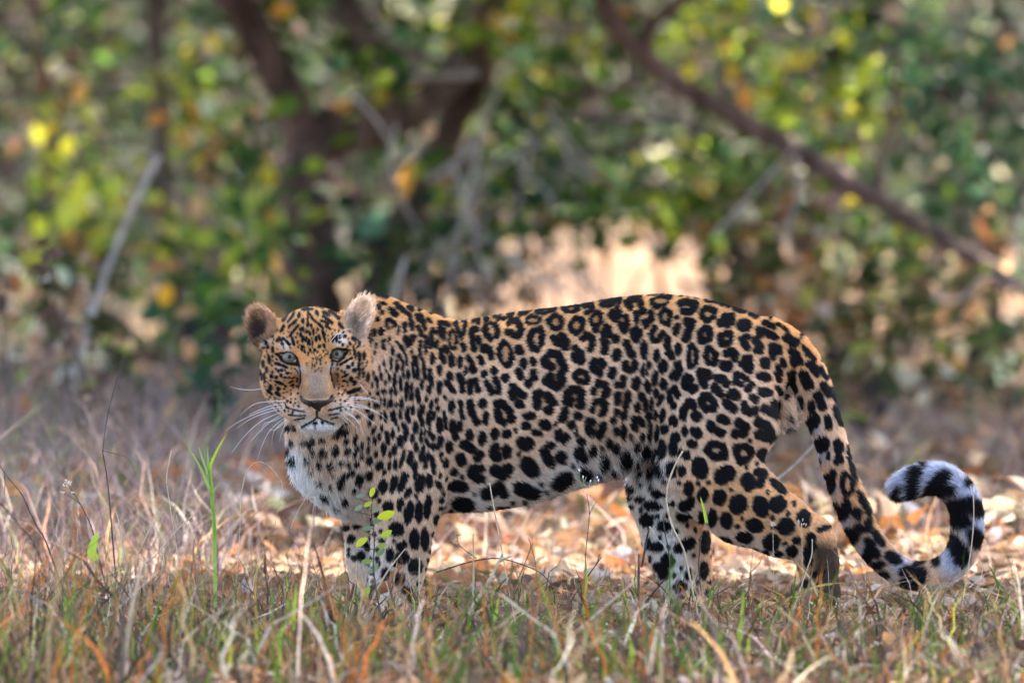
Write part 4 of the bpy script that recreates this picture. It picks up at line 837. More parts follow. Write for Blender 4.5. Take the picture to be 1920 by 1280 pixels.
STK = [('dead_stick', 'pale grey dead stick leaning up at the left, split low down', [([(112, gpx(112, 6.2), 6.2), (145, 690, 6.2), (175, 585, 6.2), (212, 478, 6.2), (258, 372, 6.2), (300, 292, 6.2)], [.006, .007, .010, .009, .010, .011]), ([(150, 690, 6.2), (168, 600, 6.25), (160, 520, 6.3)], [.006, .005, .003])], m_twig),
       ('dead_branch', 'pale bare twig lying level among leaves above the dip of the back', [([(1000, 208, 8.6), (1100, 218, 8.6), (1220, 226, 8.6), (1325, 243, 8.6)], [.010, .013, .013, .008])], m_bark2),
       ('dead_branch', 'dull bare twig below another one above the leopard\'s back', [([(1045, 300, 8.8), (1120, 285, 8.8), (1230, 262, 8.8), (1320, 255, 8.8)], [.010, .012, .011, .008])], m_bark2),
       ('dead_branch', 'sunlit white twig end above the leopard\'s shoulders', [([(770, 150, 8.4), (820, 143, 8.4), (895, 140, 8.4)], [.012, .015, .012])], m_twig),
       ('dead_branch', 'pale bare branch running down from the top, left of the leaning trunk', [([(610, 20, 8.8), (660, 50, 8.8), (760, 95, 8.8), (900, 135, 8.8)], [.018, .018, .014, .010])], m_bark2),
       ('dead_branch', 'short pale broken branch slanting beside the leaning trunk', [([(805, 340, 8.5), (850, 310, 8.5), (905, 265, 8.5)], [.013, .014, .012])], m_twig),
       ('dry_stem', 'long thin pale stem hanging down behind the shoulders', [([(905, 250, 8.0), (880, 350, 8.0), (855, 470, 8.0), (835, 600, 8.0)], [.007, .007, .006, .006])], m_twig),
       ('dry_stem', 'thin pale stem leaning beside the hanging stem behind the shoulders', [([(905, 330, 8.2), (860, 430, 8.2), (800, 500, 8.2), (770, 590, 8.2)], [.005, .006, .006, .006])], m_twig),
       ('dry_stem', 'short pale stub poking up between the head and the shoulders', [([(735, 575, 6.5), (750, 515, 6.5), (762, 480, 6.5)], [.008, .007, .005])], m_twig),
       ('dry_stem', 'thin grey stem slanting up left of the sunlit gap', [([(1005, 440, 8.6), (1040, 360, 8.6), (1060, 300, 8.6)], [.008, .009, .008])], m_bark2)]
for nm, lb, limbs, mt in STK: trunk_thing(nm, lb, 'branch' if 'stem' not in nm else 'stem', limbs, mt, part='stick', sides=7)

r_ = np.random.default_rng(17)
for i_ in range(46):
    x, y = (r_.uniform(640, 1860), r_.uniform(60, 560)) if i_ < 26 else (r_.uniform(780, 1080), r_.uniform(180, 500)); Yt = r_.uniform(7.0, 9.2); a_ = r_.uniform(-1.2, 1.2) + (math.pi / 2 if r_.random() < .45 else 0); L_ = r_.uniform(90, 260)
    q = [(x + math.cos(a_) * L_ * t + r_.normal() * 10, y + math.sin(a_) * L_ * t + r_.normal() * 10, Yt) for t in (0, .33, .66, 1)]
    trunk_thing('bare_twig', 'thin bare twig in the tangle of the blurred thicket', 'twig', [(q, [.007, .006, .005, .003])], (m_bark2, m_twig, m_twig)[i_ % 3], 'bare twigs tangled in the thicket', 6, 'stick')

# ------------------------------------------------------------------ shrubs
def shrub(label, clusters, group=None, name='leafy_shrub', stems=4, leaf=(.055, .105), up=.4):
    """clusters: (px, py, rx px, ry px, Y, leaves, palette)"""
    c0 = P(clusters[0][0], clusters[0][1], clusters[0][4]); gz = float(ground_z(c0[0], c0[1]))
    root = empty(name, (c0[0], c0[1], gz)); tag(root, label, 'shrub', group)
    pos, cols, st = [], [], []
    r_ = np.random.default_rng(int(clusters[0][0] * 13 + clusters[0][1] * 7) % 99991)
    for cx, cy, rx, ry, Yc, n, pal in clusters:
        n = max(10, int(n * .62))
        c = P(cx, cy, Yc); kk = K * (CAM_D + Yc) / CAM_D
        nt_ = max(3, n // 14)
        tw = r_.normal(size=(nt_, 3)) * np.array((rx * kk * .55, .45, ry * kk * .55)) + c
        tw[:, 2] = np.maximum(tw[:, 2], ground_z(tw[:, 0], tw[:, 1]) + .05)
        which = r_.integers(0, nt_, n); p = tw[which] + r_.normal(size=(n, 3)) * .085
        p[:, 2] = np.maximum(p[:, 2], ground_z(p[:, 0], p[:, 1]) + .02)
        pos.append(p); cols.append(pick(pal, n, r_))
        for k_ in range(min(1 if 940 < cx < 1360 else 2, nt_)):
            t = tw[k_]; b = np.array((c[0] + r_.normal() * .08, c[1] + r_.normal() * .1, gz - .03))
            mdl = (b + t) / 2 + r_.normal(size=3) * .06
            st.append(([b, mdl, t], [.008, .006, .003], dict(n=7, sides=5)))
    pos = np.vstack(pos); cols = np.vstack(cols)
    v, f, c = leaf_cloud(pos, r_.uniform(leaf[0], leaf[1], len(pos)), cols, up, .68, .3, seed=len(pos))
    fo = mesh_obj('foliage', v, f.astype(np.int32), m_leaf, root, c)
    for s_ in st:
        v, f = tube(*s_[:2], **s_[2]); mesh_obj('stem', v, f, m_bark, root)
    return root
SHRUBS = [
 ('olive shrub in the upper left corner', [(60, 90, 130, 120, 10.5, 210, OLV), (170, 40, 90, 80, 10.8, 120, GRN)]),
 ('shrub with bright yellow leaves left of the slim trunk', [(110, 330, 120, 110, 9.4, 190, YGR), (160, 400, 60, 60, 9.2, 50, YGR)]),
 ('dull green shrub behind the dead stick at the left', [(70, 520, 140, 90, 8.6, 180, OLV), (210, 520, 70, 80, 8.8, 90, GRN)]),
 ('pale green shrub between the slim trunk and the leaning limb', [(390, 170, 85, 130, 9.6, 170, YGR), (410, 330, 70, 90, 9.4, 90, OLV)]),
 ('green shrub at the top beside the brown leaning limb', [(540, 80, 70, 110, 9.4, 130, GRN), (525, 230, 40, 50, 8.6, 50, GRN)]),
 ('low green bush just left of the leopard\'s ears', [(400, 580, 100, 55, 7.0, 170, GRN), (470, 500, 60, 60, 7.4, 70, YGR)]),
 ('yellow green sprig under the slim trunk', [(390, 470, 70, 55, 8.2, 80, YGR), (480, 390, 50, 50, 8.4, 50, YGR)]),
 ('leafy shrub hanging over the gnarled trunk', [(720, 60, 90, 80, 8.6, 110, GRN), (700, 170, 60, 40, 8.5, 40, YGR)]),
 ('bluish green shrub at the foot of the leaning trunk', [(690, 420, 60, 60, 8.2, 70, DGR), (760, 520, 90, 50, 8.3, 110, DGR)]),
 ('green shrub above the leopard\'s shoulders', [(960, 60, 90, 90, 9.8, 160, YGR), (940, 250, 60, 110, 10.2, 120, GRN)]),
 ('sunny green shrub in the top middle', [(1060, 130, 90, 110, 10.0, 190, GRN), (1090, 60, 70, 60, 9.6, 80, YGR)]),
 ('green shrub above the sunlit clearing', [(1080, 330, 110, 60, 9.8, 150, GRN), (1170, 380, 80, 30, 9.6, 70, GRN)]),
 ('low dry brush left of the sunlit clearing', [(900, 470, 50, 90, 9.2, 90, OLV), (870, 560, 60, 40, 8.8, 60, DRY)]),
 ('dense dry bush right of the sunlit clearing', [(1420, 440, 80, 80, 8.7, 130, OLV), (1480, 580, 80, 60, 8.3, 110, DRY)]),
 ('overhanging green spray at the upper right of the sunlit clearing', [(1300, 395, 80, 26, 8.8, 80, GRN)]),
 ('dense olive bush right behind the hips', [(1480, 480, 110, 100, 8.5, 210, OLV), (1400, 590, 60, 40, 8.2, 60, DRY)]),
 ('dry olive brush behind the dip of the back', [(870, 480, 70, 110, 8.6, 150, OLV), (830, 400, 40, 60, 8.5, 50, GRN)]),
 ('green spray at the upper left of the sunlit clearing', [(1000, 390, 80, 26, 8.9, 80, GRN), (945, 330, 50, 70, 8.8, 60, YGR)]),
 ('dull bush behind the tail root', [(1560, 630, 90, 80, 7.7, 150, OLV), (1690, 520, 60, 80, 8.4, 80, GRN)]),
 ('row of green leaves hanging over the top of the sunlit clearing', [(1120, 385, 140, 28, 8.9, 150, GRN), (1260, 378, 80, 25, 8.9, 80, YGR)]),
 ('leafy shrub under the slanting limb', [(1330, 330, 100, 90, 9.9, 170, GRN), (1390, 380, 60, 50, 9.6, 60, YGR)]),
 ('bright yellow green shrub above the slanting limb', [(1480, 150, 110, 90, 9.3, 190, YGR), (1330, 120, 70, 90, 9.6, 100, YGR)]),
 ('bright sprig of pale leaves over the middle of the slanting limb', [(1500, 270, 80, 60, 8.8, 80, YGR)]),
 ('dark green shrub at the top right', [(1680, 80, 120, 110, 9.8, 230, DGR), (1620, 170, 70, 70, 9.5, 90, GRN)]),
 ('dark bluish shrub in the upper right corner', [(1840, 160, 100, 150, 9.6, 250, DGR)]),
 ('shaded shrub right of the slanting limb', [(1780, 330, 110, 90, 9.7, 190, DGR), (1890, 420, 60, 100, 9.4, 110, DGR)]),
 ('russet dry shrub over the hindquarters', [(1450, 480, 100, 70, 9.0, 120, DRY), (1400, 540, 70, 50, 9.1, 80, OLV)]),
 ('olive shrub beneath the slanting limb behind the tail', [(1590, 520, 90, 90, 8.7, 150, GRN), (1660, 620, 80, 80, 8.2, 120, OLV)]),
 ('green shrub with pale dry leaves behind the tail curl', [(1800, 600, 110, 100, 8.0, 190, OLV), (1850, 690, 80, 60, 7.4, 80, GRN)]),
 ('low leafy bush at the right edge', [(1880, 740, 70, 80, 6.6, 100, OLV), (1800, 520, 50, 60, 8.6, 50, DRY)]),
 ('low olive weeds behind the rump', [(1560, 690, 70, 90, 7.0, 90, OLV), (1620, 780, 60, 60, 6.2, 50, OLV)]),
 ('bluish weeds at knee height left of the leopard\'s cheek', [(430, 690, 60, 50, 5.4, 60, DGR), (300, 660, 80, 60, 6.0, 70, OLV)]),
 ('brown dead weeds low at the left edge', [(40, 690, 80, 80, 5.2, 80, DRY), (120, 620, 60, 60, 6.0, 60, OLV)]),
]
for lb, cl in SHRUBS: shrub(lb, cl, 'shrubs behind the leopard')

# crowns of the trees seen behind the animal, added above the picture to darken the thicket
def crown(root, px, Y, n, rx, ry, z0, z1, seed, pal):
    r_ = np.random.default_rng(seed); c = P(px, 0, Y)
    a_ = r_.uniform(0, 2 * np.pi, n); q = np.sqrt(r_.random(n))
    pos = np.stack([c[0] + np.cos(a_) * q * rx, c[1] + np.sin(a_) * q * ry, r_.uniform(z0, z1, n)], 1); pos = pos[sun_gap(pos)]
    v, f, cc = leaf_cloud(pos, r_.uniform(.10, .18, len(pos)), pick(pal, len(pos), r_), .5, .7, .3, seed=seed)
    mesh_obj('crown', v, f.astype(np.int32), m_leaf, root, cc)
crown(t1, 560, 8.6, 1620, 1.7, 3.6, 2.1, 4.2, 91, GRN + DGR); crown(t2, 940, 9.0, 960, 1.6, 3.4, 2.2, 4.4, 92, GRN + DGR)
crown(t3, 270, 8.6, 1140, 1.4, 3.4, 2.0, 4.0, 93, GRN + OLV); crown(t4, 30, 9.0, 1140, 1.6, 3.6, 2.0, 4.0, 94, DGR)
crown(t5, 1640, 8.8, 960, 1.6, 3.4, 2.1, 4.2, 95, GRN + DGR); crown(t6, 1190, 9.0, 960, 1.3, 3.2, 2.2, 4.2, 96, GRN); crown(t7, 1890, 9.0, 1260, 1.7, 3.6, 2.0, 4.0, 97, DGR)

def shade_bough(root, px, Y, n, rx, ry, seed, pal):  # unseen leaves added above the view to keep sky light off the thicket
    r_ = np.random.default_rng(seed); c = P(px, 0, Y); a_ = r_.uniform(0, 2 * np.pi, n); q = np.sqrt(r_.random(n))
    x_ = c[0] + np.cos(a_) * q * rx; y_ = c[1] + np.sin(a_) * q * ry
    pos = np.stack([x_, y_, 1.62 + r_.random(n) * .9], 1); pos = pos[sun_gap(pos)]
    v, f, cc = leaf_cloud(pos, r_.uniform(.10, .16, len(pos)), pick(pal, len(pos), r_), .9, .7, .25, seed=seed)
    mesh_obj('shade_boughs', v, f.astype(np.int32), m_leaf, root, cc)
shade_bough(t1, 700, 8.4, 1020, 1.5, 3.6, 191, GRN + DGR); shade_bough(t3, 250, 8.4, 1020, 1.5, 3.6, 193, GRN + DGR); shade_bough(t6, 1150, 8.4, 867, 1.4, 3.6, 196, GRN)
shade_bough(t5, 1560, 8.4, 1020, 1.5, 3.6, 195, GRN + DGR); shade_bough(t7, 1950, 8.4, 1020, 1.5, 3.6, 197, DGR); shade_bough(t4, -120, 8.4, 765, 1.3, 3.6, 194, DGR)

# single leaves that stand out in the thicket
def one_leaf(px, py, Y, size, col, d, nrm, label, group='single bright leaves in the thicket', width=.7):
    p = P(px, py, Y); d = np.array(d, float); d /= np.linalg.norm(d); nrm = np.array(nrm, float); nrm -= d * (nrm @ d); nrm /= np.linalg.norm(nrm); s = np.cross(nrm, d)
    V, F = [], []; N_ = 7
    for i_ in range(N_ + 1):
        t = i_ / N_; w = width * .5 * size * math.sin(math.pi * min(1, t * .96 + .03)) ** .75
        c = p + d * size * (t - .5) - nrm * size * .18 * (t - .5) ** 2
        V += [c - s * w + nrm * w * .25, c, c + s * w + nrm * w * .25]
    for i_ in range(N_):
        a_ = i_ * 3; F += [(a_, a_ + 1, a_ + 4, a_ + 3), (a_ + 1, a_ + 2, a_ + 5, a_ + 4)]
    o = mesh_obj('leaf', V, F, m_leaf, None, np.tile(np.array(col, float), (len(V), 1)))
    return tag(o, label, 'leaf', group)
BL = [(310, 553, 6.8, .075, (.75, .38, .03), (.3, 0, 1), 'round orange leaf glowing left of the leopard\'s ear'), (127, 272, 8.6, .075, (.62, .56, .04), (.4, 0, 1), 'bright yellow leaf high at the left'),
      (760, 340, 8.1, .15, (.66, .32, .06), (.25, 0, 1), 'large hanging orange leaf in front of the leaning trunk'), (150, 360, 8.3, .10, (.55, .55, .05), (.6, 0, 1), 'big lime yellow leaf left of the slim trunk'),
      (390, 200, 8.6, .085, (.52, .58, .36), (0, 0, 1), 'pale round leaf right of the slim trunk'), (130, 400, 8.4, .10, (.52, .56, .08), (.8, 0, 1), 'lower lime yellow leaf near the dead stick'),
      (72, 420, 8.4, .085, (.52, .55, .05), (.2, 0, 1), 'lime leaf nearest the left edge'), (440, 545, 7.6, .08, (.60, .36, .22), (.3, 0, 1), 'pinkish tan leaf beside the leopard\'s left ear'),
      (1290, 128, 8.7, .065, (.66, .58, .05), (1, 0, .3), 'yellow leaf just above the slanting limb'), (1500, 112, 8.8, .10, (.64, .54, .06), (1, 0, .4), 'yellow leaf patch in the upper right thicket'),
      (1625, 145, 8.7, .11, (.45, .55, .05), (.6, 0, .8), 'long lime leaf in the upper right'), (1168, 315, 8.8, .075, (.56, .60, .32), (.1, 0, 1), 'pale oval leaf hanging over the clearing'),
      (1575, 485, 8.4, .11, (.58, .60, .38), (.05, 0, 1), 'pale hanging leaf behind the rump'), (1448, 525, 8.4, .09, (.68, .34, .10), (1, 0, .3), 'orange leaf above the hindquarters'),
      (1780, 495, 8.0, .075, (.62, .50, .28), (.4, 0, 1), 'tan leaf behind the tail'), (370, 385, 8.6, .085, (.60, .38, .20), (.2, 0, 1), 'tan leaf beside the slim trunk'), (530, 20, 8.6, .08, (.66, .32, .05), (1, 0, .2), 'orange leaf at the top left of centre'),
      (700, 420, 7.6, .12, (.09, .17, .10), (.8, 0, .6), 'broad bluish green leaf at the foot of the leaning trunk'), (1840, 665, 7.2, .10, (.34, .46, .16), (1, 0, .2), 'light green leaf behind the tail curl'),
      (1885, 690, 7.0, .11, (.48, .54, .34), (.5, 0, 1), 'pale leaf at the right edge behind the tail'), (150, 175, 8.8, .07, (.62, .34, .08), (.5, 0, 1), 'orange leaf high at the left'), (480, 375, 8.2, .10, (.42, .50, .10), (.8, 0, .5), 'lime leaf above the leopard\'s head'),
      (805, 245, 8.2, .06, (.66, .42, .24), (.5, 0, 1), 'small tan leaf on the leaning trunk'), (715, 150, 8.3, .085, (.42, .56, .06), (1, 0, .1), 'lime leaf over the gnarled trunk')]
for px_, py_, Y_, sz, c_, d_, lb in BL: one_leaf(px_, py_, Y_, sz, c_, d_, (.2, -1, .35), lb, width=.36 if sz > .14 else .7)

# far wood that closes the view
def far_wood():
    r_ = np.random.default_rng(5); n = 34000
    n2 = 30000; n += n2; Yv = r_.uniform(24, 60, n); X = r_.uniform(-1, 1, n) * (CAM_D + Yv) * .085
    sd = np.where(r_.random(n) < .5, -1, 1); X[-n2:] = (sd * (.085 + r_.random(n) * .26) * (CAM_D + Yv))[-n2:]; Z = ground_z(X, Yv) + r_.uniform(0, 1, n) ** 1.6 * 4.2
    gap = (np.abs((X / (CAM_D + Yv) * 14706 + 960) - 1150) < 260) & (Yv < 36) & (Z < 1.0); m_ = ~gap
    pos = np.stack([X, Yv, Z], 1)[m_]; pos = pos[sun_gap(pos)]
    v, f, c = leaf_cloud(pos, r_.uniform(.12, .28, len(pos)) * np.where(np.abs(pos[:, 0]) > .085 * (CAM_D + pos[:, 1]), 1.8, 1), pick(WOOD, len(pos), r_), .4, .7, .3, seed=77)
    o = mesh_obj('far_wood', v, f.astype(np.int32), m_leaf, None, c); tag(o, 'dark green wood far behind the thicket', 'wood', kind='stuff')
    mid = []
    r2_ = np.random.default_rng(6); n = 9500
    n2 = 15000; n += n2; Yv = r2_.uniform(11, 22, n); X = r2_.uniform(-1, 1, n) * (CAM_D + Yv) * .08
    sd = np.where(r2_.random(n) < .5, -1, 1); X[-n2:] = (sd * (.08 + r2_.random(n) * .22) * (CAM_D + Yv))[-n2:]; Yv[-n2:] -= 2.5 * r2_.random(n2); Z = ground_z(X, Yv) + r2_.uniform(0, 1, n) ** 1.7 * 2.4
    pxx = X / (CAM_D + Yv) * 14706 + 960; row = 6 + (CAM_H - Z) / (CAM_D + Yv) * 14706
    m_ = ~((pxx > 940) & (pxx < 1345) & (row > 455 + (pxx - 940) * -.10) & (row < 575)) & (r2_.random(n) < np.where(Z < .9, .9, .6))
    pos = np.stack([X, Yv, Z], 1)[m_]; pos = pos[sun_gap(pos)]
    v, f, c = leaf_cloud(pos, r2_.uniform(.06, .12, len(pos)), pick(WOOD, len(pos), r2_), .4, .7, .3, seed=78)
    o = mesh_obj('undergrowth', v, f.astype(np.int32), m_leaf, None, c); tag(o, 'blurred green undergrowth filling the gaps behind the shrubs', 'undergrowth', kind='stuff')
far_wood()
r_ = np.random.default_rng(8); n = 9000
pos = np.stack([r_.uniform(-70, 70, n), r_.uniform(-52, -44, n), r_.uniform(0, 1, n) ** .9 * 5], 1)
v, f, c = leaf_cloud(pos, r_.uniform(.7, 1.3, n), pick(GRN + OLV, n, r_), .3, .8, .3, seed=79)
tag(mesh_obj('sky_blocking_wood', v, f.astype(np.int32), m_leaf, None, c), 'unseen wood behind the viewer, added to cut low sky light', 'wood', kind='stuff')  # out of view, added to block the low sky in front

# trees whose crowns shade the animal and the thicket; they stand outside the picture
def shade_tree(label, trunk_xy, target, half, n, seed, zlo=5.0, zhi=7.5):
    r_ = np.random.default_rng(seed)
    root = empty('shade_tree', (trunk_xy[0], trunk_xy[1], 0)); tag(root, label, 'tree', 'tall shade trees')
    z = r_.uniform(zlo, zhi, n); a_ = r_.uniform(0, 2 * np.pi, n); rad = np.sqrt(r_.random(n))
    tx_ = target[0] + np.cos(a_) * rad * half[0]; ty_ = target[1] + np.sin(a_) * rad * half[1]
    s = np.array(SUN_DIR) / SUN_DIR.z
    pos = np.stack([tx_ + s[0] * z, ty_ + s[1] * z, z], 1); pos = pos[sun_gap(pos)]; n = len(pos)
    v, f, c = leaf_cloud(pos, r_.uniform(.12, .22, n), pick(GRN + DGR, n, r_), .5, .75, .25, seed=seed)
    mesh_obj('crown', v, f.astype(np.int32), m_leaf, root, c)
    cen = pos.mean(0); b = np.array((*trunk_xy, -.1))
    v, f = tube([b, b * .5 + np.array((*trunk_xy, 3.0)) * .5, np.array((trunk_xy[0] * .7 + cen[0] * .3, trunk_xy[1] * .7 + cen[1] * .3, 4.4)), cen], [.26, .21, .17, .06], 16, 12, .05, seed)
    mesh_obj('trunk', v, f, m_bark, root)
    sp = []
    for k_ in range(9):
        t = pos[r_.integers(0, n)]; m_ = (cen + t) / 2 + np.array((0, 0, -.4)); st_ = np.array((trunk_xy[0] * .7 + cen[0] * .3, trunk_xy[1] * .7 + cen[1] * .3, 4.4))
        sp.append(([st_, m_, t], [.09, .05, .015], dict(n=8, sides=6)))
    for s_ in sp:
        v, f = tube(*s_[:2], **s_[2]); mesh_obj('limb', v, f, m_bark, root)
shade_tree('tall leafy tree right of the picture whose crown shades the leopard', (3.1, 4.2), (.1, -.5), (2.4, 1.5), 6200, 21)
shade_tree('tall leafy tree left of the picture whose crown shades the foreground', (-3.4, 3.0), (-1.4, -3.2), (2.8, 1.7), 1900, 22)
shade_tree('tall tree left of the thicket casting broken shade on the dry grass', (-4.2, 9.0), (-1.7, 4.2), (1.9, 2.9), 3200, 23)
shade_tree('tall tree right of the thicket casting broken shade behind the tail', (4.4, 10.0), (1.9, 4.6), (1.5, 2.6), 2000, 24)
shade_tree('unseen tree added behind the left thicket to darken it', (-5.2, 17.0), (-1.6, 10.5), (2.4, 3.2), 1300, 25)  # this and the next three are added to darken the background
shade_tree('unseen tree added behind the right thicket to darken it', (5.6, 17.0), (2.3, 10.8), (1.6, 3.2), 1000, 26)
shade_tree('unseen tree added deep in the wood to shade the background', (-6.0, 30.0), (-1.0, 24.0), (5.5, 6.0), 4000, 27, 6.0, 9.0)
shade_tree('unseen tree added beyond the clearing to shade the deep wood', (7.0, 44.0), (0.0, 38.0), (7.0, 7.0), 7000, 28, 6.5, 10.0)

# ------------------------------------------------------------------ grass, litter
def scatter(n, x0, x1, y0, y1, r_):
    X = r_.uniform(x0, x1, n); Yv = r_.uniform(y0, y1, n); return X, Yv
def in_paw(X, Yv):
    m = np.zeros(len(X), bool)
    for x, y in ((P(724, 1150)[0], -.13), (P(690, 1150)[0], .07), (P(1516, 1150)[0], -.125), (P(1286, 1150)[0], .06)): m |= np.hypot(X - x, Yv - y) < .045
    return m
DRYG = [(3, (.17, .10, .055)), (2.0, (.46, .31, .165)), (3.8, (.055, .032, .024)), (1.8, (.40, .15, .036)), (.9, (.62, .51, .39)), (.9, (.12, .09, .085))]  # darkest entries: dark litter that also stands in for shade between blades
GRNG = [(3.6, (.075, .14, .018)), (2.2, (.23, .34, .025)), (2.8, (.028, .07, .024)), (1, (.40, .40, .045)), (.8, (.34, .15, .03))]
def clump_noise(X, Yv, s):
    return np.sin(X * 3.1 * s + 1.3) * np.cos(Yv * 2.7 * s + .4) + .6 * np.sin(X * 7.3 * s + Yv * 5.1 * s) + .5 * np.cos(X * 13 * s - Yv * 9.0 * s + 2)
def grass(name, label, n, area, hr, wr, pal, lean, seed, bias=None, seg=4):
    r_ = np.random.default_rng(seed); X, Yv = scatter(n, *area, r_)
    keep = ~in_paw(X, Yv)
    if bias is not None: keep &= r_.random(n) < bias(X, Yv)
    X, Yv = X[keep], Yv[keep]; n = len(X)
    # taller to the left and in the front, sparse bare soil right of the hind leg
    hs = np.interp(X, [-1.4, -.9, -.3, .3, .8, 1.4], [1.25, 1.2, .95, .85, .75, .8]) * np.interp(Yv, [-2.5, -1.2, -.6, -.2, .4, 2], [1.05, .95, .72, .6, .7, 1.0])
    h = r_.uniform(hr[0], hr[1], n) ** 1.0 * hs * (1 + .25 * clump_noise(X, Yv, 1.3)).clip(.4, 1.6)
    b = np.stack([X, Yv, ground_z(X, Yv) - .004], 1)
    v, f, c = blades(b, h, r_.uniform(lean[0], lean[1], n), r_.uniform(wr[0], wr[1], n), pick(pal, n, r_), seg, .0, 1.0, seed)
    o = mesh_obj(name, v, f.astype(np.int32), m_grass, None, c); tag(o, label, 'grass', kind='stuff')
    return o
front = lambda X, Yv: (.55 + .35 * clump_noise(X, Yv, 1)).clip(.12, 1)
grass('dry_grass', 'short tangled dry grass around the leopard\'s feet', 10500, (-1.4, 1.4, -2.4, .75), (.02, .10), (.002, .006), DRYG, (.3, 2.2), 31, lambda X, Yv: (.75 + .3 * clump_noise(X + 3, Yv, 1.7)).clip(.25, 1))
grass('green_grass', 'fresh green grass blades mixed into the dry foreground grass', 3300, (-1.4, 1.4, -2.4, .2), (.05, .20), (.004, .010), GRNG, (.05, .8), 32, lambda X, Yv: ((front(X, Yv) - .15) * np.interp(X, [-1.4, -.2, .4, 1.4], [1.2, 1, .5, .5])).clip(0, 1), seg=5)
grass('tall_dry_grass', 'thin tall dry grass stalks standing above the short grass', 6200, (-1.5, 1.45, -2.0, .9), (.12, .30), (.0014, .004), DRYG, (.05, .8), 33, lambda X, Yv: np.interp(X, [-1.5, -.5, -.1, 1.4], [1, .7, .22, .3]) * np.where((X > -.3) & (Yv > -.5), .4, 1) * (.6 + .5 * clump_noise(X, Yv + 5, 1.5)).clip(.1, 1), seg=6)
grass('coarse_grass', 'coarse bent straw and leaf strips tangled through the foreground grass', 3200, (-1.4, 1.4, -2.4, -.2), (.08, .32), (.004, .014), DRYG + GRNG[:1], (.05, 1.6), 35, lambda X, Yv: (.7 + .4 * clump_noise(X + 1, Yv + 2, 2.1)).clip(.1, 1), seg=6)
grass('background_grass', 'pale dry grass with a painted mauve shade tint stretching back behind the leopard', 44000, (-4.4, 4.4, .8, 9.5), (.06, .38), (.003, .008), [(4, (.24, .175, .155)), (3, (.34, .26, .235)), (2, (.15, .10, .09)), (1, (.14, .18, .08)), (.7, (.45, .25, .13))], (.2, 1.2), 34,
      lambda X, Yv: np.where((Yv < 3.4) & (X > -.7) & (X < 1.8), .10, .9))  # mauve of sky-lit shade put into the blade colours
r_ = np.random.default_rng(41)
X, Yv = scatter(12000, -1.7, 1.7, -2.6, 3.5, r_); k_ = ~in_paw(X, Yv); X, Yv = X[k_], Yv[k_]; n = len(X)
v, f, c = leaf_cloud(np.stack([X, Yv, ground_z(X, Yv) + r_.uniform(.002, .02, n)], 1), r_.uniform(.015, .06, n), pick(DRY, n, r_), 1.2, .6, .3, seed=42)
tag(mesh_obj('leaf_litter', v, f.astype(np.int32), m_dead, None, c), 'small broken dead leaves lying among the grass', 'litter', kind='stuff')
r_ = np.random.default_rng(43)
X, Yv = scatter(3600, -2.4, 2.6, 2.0, 10.0, r_); n = len(X)
v, f, c = leaf_cloud(np.stack([X, Yv, ground_z(X, Yv) + r_.uniform(.01, .12, n)], 1), r_.uniform(.06, .14, n), pick(DRY, n, r_), .8, .65, .4, seed=44)
tag(mesh_obj('background_litter', v, f.astype(np.int32), m_dead, None, c), 'russet dead leaves strewn through the dry grass behind the leopard', 'litter', kind='stuff')
# ------------------------------------------------------------------ single dry leaves on the ground
def curled_leaf(name, px, py, Y, L, W, col, yaw, pitch, roll, curl, label, group='large dead leaves on the ground', mat=None):
    if Y > 0: Y = (CAM_H / K) * CAM_D / (py + 6 - 1150 + CAM_H / K) - CAM_D      # it lies on the ground
    p = P(px, py, Y); N_, M_ = 16, 7
    V, F = [], []
    from mathutils import Euler
    R = np.array(Euler((roll, pitch, yaw)).to_matrix())
    for i_ in range(N_ + 1):
        t = i_ / N_; w = W * .5 * math.sin(math.pi * min(1, t * .95 + .04)) ** .9 * (1 + .12 * math.sin(17 * t + px))
        for j_ in range(M_):
            s = (j_ / (M_ - 1)) * 2 - 1; a_ = s * curl
            q = np.array((L * (t - .5), w * math.sin(a_) / max(curl, .2), w * (1 - math.cos(a_)) / max(curl, .2) + L * .25 * (t - .5) ** 2 + L * .035 * math.sin(11 * t + 4 * s + px) + L * .03 * math.sin(23 * t * (1 + .2 * s) + py)))
            V.append(p + R @ q)
    for i_ in range(N_):
        for j_ in range(M_ - 1): a_ = i_ * M_ + j_; F.append((a_, a_ + 1, a_ + M_ + 1, a_ + M_))
    base = empty(name, p); tag(base, label, 'leaf', group)
    mesh_obj('blade', V, F, mat or m_dead, base, np.tile(np.array(col, float), (len(V), 1)) * (1 + .15 * np.sin(np.arange(len(V)) * 1.7))[:, None])
    st = [V[3], V[3] + R @ np.array((-L * .18, 0, .006))]
    v, f = tube(st, [.0016, .0010], 4, 5); mesh_obj('stalk', v, f, m_stemd, base)
    return base
